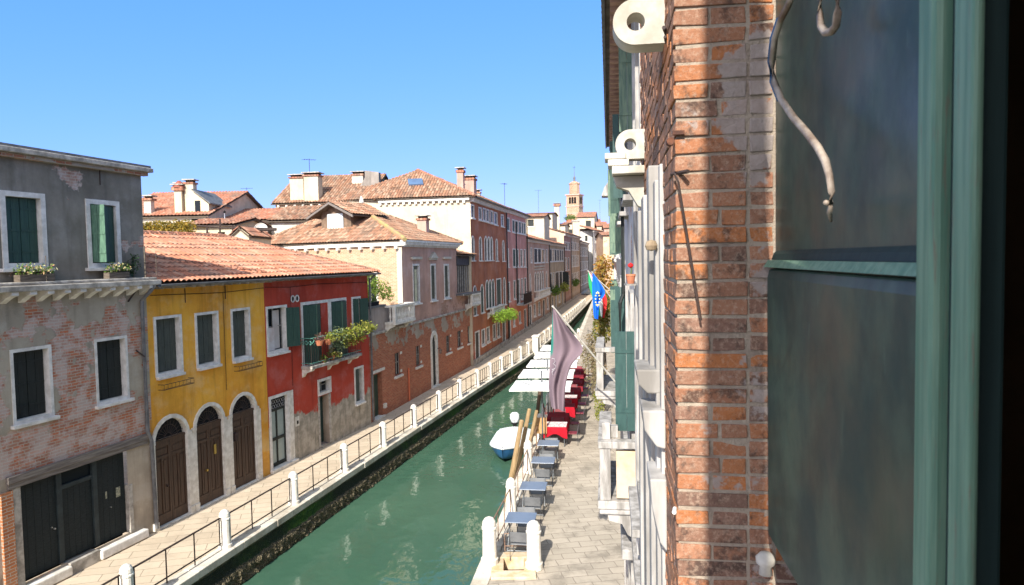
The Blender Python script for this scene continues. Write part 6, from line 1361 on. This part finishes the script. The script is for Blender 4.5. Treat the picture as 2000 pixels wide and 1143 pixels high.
# red clothed tables with dark red chairs
mred = simple('red_cloth', (.42,.012,.025), (.34,.010,.02), 5, .85, .3, .1); mdr = simple('dark_red_cloth', (.24,.025,.035), (.17,.02,.03), 5, .85, .3, .1)
mrc, nt, b = newmat('white_red_cloth', .85, .1); v = objc(nt)
vo = nd(nt, 'ShaderNodeTexVoronoi', {'Vector': v, 'Scale': 4.5}, feature='DISTANCE_TO_EDGE').outputs[0]
setc(nt, b, mix(nt, smooth(nt, vo, .035, .02), (.66,.60,.58), (.50,.03,.05)))
mchr = simple('wine_red_plastic', (.20,.025,.035), (.14,.018,.025), 4, .5, .1)
def cloth(x, y, label, m1, m2, rz=0):
    t = thing('tablecloth', label, 'tablecloth', (x,y,.752), rz, 'table cloths of the restaurant')
    MB().box(-.42,.42,-.40,.40,.0,.012).build('top', m1, t, bevel=.004)
    mb = MB(); n = 48; P = []
    for k in range(n):
        a = 2*pi*k/n; c_, s_ = cos(a), sin(a); mx = max(abs(c_), abs(s_)); x0, y0 = c_/mx*.42, s_/mx*.40
        drop = .26+.16*(abs(c_*s_)*2)**3; f_ = 1.05+.03*sin(k*1.7)
        mb.v += [(x0,y0,.010),(x0*f_,y0*f_,-.12),(x0*(f_+.03*cos(k*2.1)),y0*(f_+.03*cos(k*2.1)),-drop)]
    for k in range(n):
        j = (k+1)%n
        for r_ in (0, 1): mb.f.append((k*3+r_, j*3+r_, j*3+r_+1, k*3+r_+1))
    mb.build('skirt', m2, t)
    return t
rt = thing('dining_table', 'x', 'table', (0,0,0), 0, 'restaurant tables under red cloths')
MB().box(-.40,.40,-.38,.38,.72,.75).build('table_top', M['oldwood'], rt)
for a_, b_ in ((-1,-1),(-1,1),(1,-1),(1,1)): MB().tube([(a_*.34,b_*.32,0),(a_*.34,b_*.32,.72)], .02).build('leg', ml, rt)
rc = mkchair(mchr, ml, 'dining_chair', 'chair', 'x', 'wine red chairs of the restaurant', False)
rts = [(1.55,25.4),(1.75,26.9),(2.15,28.7),(2.42,30.5),(2.75,32.3),(3.05,34.2),(3.3,36.0),(3.6,37.9)]
fst = True
for i, (x, y) in enumerate(rts):
    o = rt if i == 0 else dup(rt); o.location = (x,y,0); o.rotation_euler = (0,0,-R(8)); nm = ORD[i]; o['label'] = '%s restaurant table from the camera, hidden under its red cloth' % nm
    cloth(x, y, {0:'white cloth with red lines on the nearest restaurant table'}.get(i, ('%s restaurant tablecloth from the camera, %s' % (nm, 'white printed' if i == 3 else 'plain dark red'))), mrc if i in (0,3) else mdr, mred if i in (0,2,3) else mdr, -R(8))
    for j, (dx, dy, rz, w_) in enumerate(((.62,.0,-pi/2,'right'),(.10,.68,0,'far'),(-.66,.02,pi/2,'canal'))):
        if i == 0 and j == 2: continue
        o = rc if fst else dup(rc); fst = False; o.location = (x+dx,y+dy,0); o.rotation_euler = (0,0,rz-R(8)); o['label'] = 'wine red chair on the %s side of the %s restaurant table' % (w_, nm)
# umbrellas
mu = simple('white_canvas', (.82,.80,.76), (.74,.72,.68), 2, .85, .1, .1)
def umbrella():
    t = thing('parasol', 'x', 'parasol', (0,0,0), 0, 'white square parasols over the tables')
    s_, zt, ze = .92, 2.52, 2.42; mb = MB(); n = 8
    ring = [(-s_,-s_),(0,-s_),(s_,-s_),(s_,0),(s_,s_),(0,s_),(-s_,s_),(-s_,0)]
    mb.v = [(0,0,zt)]+[(x*.5,y*.5,zt-.035-(.02 if k % 2 else 0)) for k, (x, y) in enumerate(ring)]+[(x*(1 if k%2==0 else .98),y*(1 if k%2==0 else .98),ze-(.0 if k % 2 == 0 else -.02)) for k, (x, y) in enumerate(ring)]
    for k in range(8):
        j = (k+1)%8; mb.f += [(0,1+k,1+j),(1+k,9+k,9+j,1+j)]
    mb.build('canopy', mu, t)
    v_ = MB()
    for k in range(8):
        j = (k+1)%8; a_, b_ = mb.v[9+k], mb.v[9+j]
        v_.quad(a_, b_, (b_[0],b_[1],b_[2]-.06), (a_[0],a_[1],a_[2]-.06))
    v_.build('valance', mu, t)
    MB().tube([(0,0,.05),(0,0,2.95)], .025, 8).build('pole', ml, t); MB().lathe([(.25,0),(.25,.05),(.04,.08)], n=12).build('base', ml, t)
    for x, y in ring[::2]: MB().tube([(0,0,2.3),(x*.6,y*.6,2.62)], .012, 5).build('rib', ml, t)
    return t
ub = umbrella()
for i, (x, y) in enumerate(((1.02,24.5),(1.36,27.1),(1.74,29.7),(2.14,32.3),(2.54,34.9))):
    o = ub if i == 0 else dup(ub); o.location = (x,y,0); o.rotation_euler = (0,0,-R(8)); o.scale = (1.16,1,1); o['label'] = '%s white square parasol from the camera' % ORD[i]
# mooring poles
mp = simple('weathered_pole', (.36,.25,.13), (.24,.16,.08), 6, .85, .5, stretch=(4,4,.5)); mp2 = simple('dark_pole', (.12,.08,.05), (.07,.045,.03), 6, .85, .5, stretch=(4,4,.5))
for i, (x0, y0, x1, y1, Y, r_, m_, lb) in enumerate(((1000,922,1019,822,22.0,.085,mp,'shorter brown mooring pole in front of the white boat'),(1010,915,1034,800,22.6,.075,mp,'taller brown mooring pole leaning right beside the boat'),(1034,868,1048,803,24.6,.07,mp,'thin brown mooring pole by the third quay post'),(1044,850,1057,742,26.6,.08,mp2,'dark brown mooring pole under the first parasol'))):
    a, b_ = at(x0, y0, Y), at(x1, y1, Y); d = (b_-a); a2 = a-d*((a.z+1.6)/d.z)
    t = thing('mooring_pole', lb, 'pole', (a2.x,a2.y,a2.z), 0, 'mooring poles'); MB().tube([Vector((0,0,0)), (b_-a2)*.5+Vector((.01,0,0)), (b_-a2)], [r_*1.05,r_,r_*.9], 10).build('shaft', m_, t)
    MB().tube([(b_-a2), (b_-a2)+d.normalized()*.03], [r_*.9,r_*.6], 10).build('top', m_, t)
t = thing('small_signboard', 'small wooden board leaning by the first parasol pole', 'board', (.98,25.0,.02), -R(8)); MB().box(-.22,.22,-.02,.02,.5,1.1).build('panel', simple('light_wood', (.55,.33,.15), None, 5), t, bevel=.01); MB().box(-.19,-.15,-.02,.02,0,.499).build('leg', mp, t); MB().box(.15,.19,-.02,.02,0,.499).build('leg', mp, t)
# boats
def boat(label, loc, rz, L, B, hullc, coverc, group='small moored boats'):
    t = thing('moored_boat', label, 'boat', loc, rz, group); n = 14; hull = MB(); cov = MB(); S = 7
    for i in range(n+1):
        s_ = i/n; x = -L/2+L*s_; w_ = B/2*(1-max(0,(s_-.55)/.45)**2.2)*(1 if s_ > .08 else .93); w_ = max(w_, .02); zk = -.12+.28*max(0,(s_-.6)/.4)**2; zg = .30+.18*max(0,(s_-.5)/.5)**1.6
        for k in range(2*S+1):
            a = (k/S-1); q = abs(a); yy_ = w_*(1 if a > 0 else -1)*min(1, q**.55) if q > 0 else 0; hull.v.append((x, yy_, zk+(zg-zk)*q**1.7))
        for k in range(2*S+1):
            a = (k/S-1); cov.v.append((x, w_*1.02*a, zg+.01+.16*(1-a*a)*(1 if .05 < s_ < .98 else .6)))
    m_ = 2*S+1
    for mbx in (hull, cov):
        for i in range(n):
            for k in range(m_-1): mbx.f.append((i*m_+k, (i+1)*m_+k, (i+1)*m_+k+1, i*m_+k+1))
    hull.f.append(tuple(range(m_))); 
    h_ = hull.build('hull', hullc, t, smooth=False); c_ = cov.build('cover', coverc, t, smooth=True)
    MB().tube([tuple(Vector(hull.v[i*m_])+Vector((0,-.005,.0))) for i in range(n+1)], .03, 6).build('gunwale', coverc, t); MB().tube([tuple(Vector(hull.v[i*m_+m_-1])+Vector((0,.005,0))) for i in range(n+1)], .03, 6).build('gunwale', coverc, t)
    return t
mblue = simple('blue_hull', (.025,.11,.25), (.02,.08,.18), 3, .4, .05, .5); mcov = simple('white_cover', (.72,.74,.74), (.58,.62,.63), 2.5, .8, .3)
bt_ = boat('small blue boat under a white cover moored by the mooring poles', (-.20,28.0,WZ+.06), pi/2-R(8)+pi, 4.4, 1.75, mblue, mcov)
bt_.scale = (.88,.86,1.15)
t = thing('outboard_motor', 'white topped outboard motor standing at the stern of the covered boat', 'motor', (.02,30.0,WZ+.3), -R(8)); MB().lathe([(.001,.85),(.12,.84),(.20,.76),(.22,.60),(.18,.50),(.16,.42)], n=14).build('cowling', mcov, t, smooth=True); MB().lathe([(.16,.42),(.17,.36),(.08,.30),(.05,-.6)], n=10).build('leg', M['dark'], t); MB().tube([(0,-.1,.5),(0,-.45,.62)], .02).build('tiller', M['dark'], t)
p = gz(1146,662,WZ); boat('distant small boat with blue cover below the flags', (p.x-.3,p.y,WZ+.05), pi/2-R(8), 4.5, 1.6, simple('white_hull', (.6,.6,.6)), simple('blue_cover', (.03,.10,.28), (.02,.07,.2), 3, .8))
p = gz(1148,582,WZ); boat('dark boat far away at the end of the white railing', (p.x+.0,p.y,WZ+.05), pi/2-R(8), 6.5, 1.7, M['dark'], simple('dark_cover', (.05,.06,.06)))
p = gz(1160,640,WZ); boat('pale boat moored behind the blue covered one', (p.x+.1,p.y+3,WZ+.05), pi/2-R(8), 5, 1.6, M['dark'], mcov)
# flags
def clothgrid(name, rowsL, rowsR, Y, m, par, org, nu=14, amp=.07, fq=2.2, ph=0, uvx=(0,1)):
    """rowsL/rowsR: matching outline points down both sides (picture coordinates at distance Y)"""
    mb = MB(); uv = []; k_ = 6; n = (len(rowsL)-1)*k_+1
    def ev(R_, t):
        i = min(int(t), len(R_)-2); f_ = t-i; p0_ = R_[max(i-1,0)]; p1_ = R_[i]; p2_ = R_[i+1]; p3_ = R_[min(i+2,len(R_)-1)]
        return tuple(.5*((2*p1_[c])+(-p0_[c]+p2_[c])*f_+(2*p0_[c]-5*p1_[c]+4*p2_[c]-p3_[c])*f_*f_+(-p0_[c]+3*p1_[c]-3*p2_[c]+p3_[c])*f_**3) for c in (0,1))
    for j in range(n):
        t = j/k_; a, b_ = ev(rowsL, t), ev(rowsR, t); wd = abs(b_[0]-a[0])+1e-3
        for i in range(nu+1):
            s_ = i/nu; p = at(a[0]+(b_[0]-a[0])*s_, a[1]+(b_[1]-a[1])*s_, Y)
            q = p-Vector(org); q.y += amp*sin(s_*pi*2*fq+ph+t*.5)*min(1, t*.8)+.03*sin(t*3+s_*4)
            mb.v.append(tuple(q)); uv.append((s_, t/(len(rowsL)-1)))
    for j in range(n-1):
        for i in range(nu): mb.f.append((j*(nu+1)+i, j*(nu+1)+i+1, (j+1)*(nu+1)+i+1, (j+1)*(nu+1)+i))
    return mb.build(name, m, par, smooth=True, uv=uv)
mfl, nt, b = newmat('mauve_cloth', .85, .1); uv = uvs(nt); sx_ = nd(nt, 'ShaderNodeSeparateXYZ', {0: uv})
c = mix(nt, nz(nt, uv, 4, 4), (.27,.20,.225), (.22,.16,.185))
edge = mth(nt, 'MULTIPLY', smooth(nt, sx_.outputs[0], .10, .06), smooth(nt, sx_.outputs[1], .52, .44))
c = mix(nt, edge, c, (.06,.30,.24))
setc(nt, b, c); trn_ = nd(nt, 'ShaderNodeBsdfTranslucent', {0: c}); mx = nd(nt, 'ShaderNodeMixShader', {0: .3, 1: b.outputs[0], 2: trn_.outputs[0]}); nt.links.new(mx.outputs[0], nt.nodes['Material Output'].inputs[0])
org = (2.16,13.0,4.35)
fl = thing('mauve_flag', 'large grey mauve flag with white lettering hanging from a slanted pole over the quay', 'flag', org, 0)
tip = at(1079,598,12)-Vector(org)
MB().tube([(0,0,0), tip], .018, 8).build('flagpole', simple('pole_paint', (.62,.60,.54), (.4,.38,.34), 6), fl); MB().box(-.05,.06,-.05,.05,-.1,.1).build('bracket', M['iron'], fl)
fg = clothgrid('cloth', [(1079,600),(1078,640),(1076,680),(1074,716),(1072,756),(1077,796)], [(1082,602),(1109,640),(1137,680),(1116,712),(1104,756),(1103,803)], 12, mfl, fl, org, nu=18, amp=.07, fq=1.6)
wl = simple('white_print', (.75,.74,.74))
mb = MB()
def gl(pts): mb.tube([at(x, y, 11.86)-Vector(org) for x, y in pts], .010, 4, .4)
gl([(1078,700),(1083,701),(1084,707),(1080,711),(1085,714),(1084,720),(1078,722)]); gl([(1082,722),(1078,727),(1080,733)])
mb.build('lettering', wl, fl)
mEU, nt, b = newmat('blue_cloth', .8, .1); setc(nt, b, (.012,.13,.62)); 
org2 = (4.6,28.2,4.6)
eu = thing('european_flag', 'blue flag with a ring of stars hanging on the right bank', 'flag', org2, 0)
MB().tube([(0,0,0), at(1156,531,27)-Vector(org2)], .022, 7).build('flagpole', M['stonew'], eu)
clothgrid('cloth', [(1157,534),(1157,560),(1158,590),(1161,622)], [(1159,534),(1182,570),(1171,592),(1168,624)], 27, mEU, eu, org2, nu=12, amp=.10, fq=1.3)
mb = MB(); sc0 = (1163,592)
for k in range(12):
    a = 2*pi*k/12; p = at(1167+4.0*cos(a), 584+13*sin(a), 26.8)-Vector(org2)
    for j in range(5):
        t_ = 2*pi*j/5+pi/2; mb.add([p, p+Vector((.04*cos(t_),0,.04*sin(t_))), p+Vector((.022*cos(t_+pi/5),0,.022*sin(t_+pi/5))), p+Vector((.022*cos(t_-pi/5),0,.022*sin(t_-pi/5)))], [(0,2,1),(0,1,3)])
mb.build('printed_stars', simple('star_yellow', (.75,.62,.15)), eu)
mIT, nt, b = newmat('tricolour_cloth', .8, .1); sx_ = nd(nt, 'ShaderNodeSeparateXYZ', {0: uvs(nt)}).outputs[0]
setc(nt, b, mix(nt, smooth(nt, sx_, .64, .66), mix(nt, smooth(nt, sx_, .32, .34), (.03,.30,.12), (.75,.75,.73)), (.50,.03,.03)))
it = thing('italian_flag', 'green white and red flag partly hidden behind the blue flag', 'flag', (5.0,29.6,4.9), 0)
MB().tube([(0,0,0), at(1148,529,28.6)-Vector((5.0,29.6,4.9))], .022, 7).build('flagpole', M['stonew'], it)
clothgrid('cloth', [(1149,531),(1150,556),(1160,590),(1170,616)], [(1151,531),(1178,566),(1186,590),(1180,622)], 28.6, mIT, it, (5.0,29.6,4.9), nu=12, amp=.10, fq=1.2)
# climbing plants on the right bank
def vine(label, blobs, n, sz, m_, seed, name='climbing_plant', stems=True):
    t = thing(name, label, 'climbing plant', (0,0,0), 0, None)
    c0 = Vector(blobs[0][:3]); 
    if stems: MB().tube([(c0.x,c0.y,0),(c0.x+.1,c0.y+.1,c0.z*.5),(c0.x,c0.y,c0.z)], .04, 6).build('stem', M['oldwood'], t)
    foliage('leaves', t, blobs, n, sz, m_, seed); return t
def vb(px, py, Y, r_): p = at(px, py, Y); return (p.x, p.y, p.z, r_)
dry = leafmat('dry_leaves', (.26,.20,.12), (.18,.17,.08), (.35,.24,.14)); mixl = leafmat('mixed_vine', (.14,.17,.03), (.32,.22,.05), (.08,.13,.02))
vine('autumn coloured vine on the right wall above the flags', [vb(1176,530,34,.55),vb(1174,548,34,.6),vb(1180,515,34,.5),vb(1182,570,34,.6),vb(1170,565,34,.45),vb(1178,590,33,.5)], 2200, .075, leafmat('orange_vine', (.50,.24,.05), (.28,.24,.05), (.40,.15,.03)), 61)
vine('green vine hanging below the autumn vine', [vb(1178,610,30,.5),vb(1180,632,30,.5),vb(1172,625,30,.4),vb(1176,650,29,.45),vb(1182,595,30,.5)], 2000, .07, mixl, 62)
vine('dry brownish creeper on the trellis beside the tables', [vb(1156,665,34,.5),vb(1166,690,32,.5),vb(1156,710,31,.5),vb(1168,720,29,.45),vb(1146,690,34,.5),vb(1164,750,26,.38),vb(1159,735,28,.4)], 2000, .06, dry, 63)
vine('small green weeds at the foot of the pillar by the quay', [vb(1167,775,25,.22),vb(1170,795,24,.2),vb(1168,812,22,.16)], 500, .04, M['leafy'], 64, stems=False)
t = thing('garden_trellis', 'thin pale trellis poles among the creepers on the right bank', 'trellis', (0,0,0), 0); 
for k, (px, py0, py1, Y) in enumerate(((1148,640,700,38),(1156,635,715,36),(1166,640,730,33),(1174,650,748,30))): a = at(px,py0,Y); MB().tube([(a.x,a.y,0),(a.x,a.y,a.z)], .03, 5).build('upright', M['sash'], t)
a, b_ = at(1148,645,38), at(1174,655,30); MB().tube([a, b_], .025, 5).build('rail', M['sash'], t)
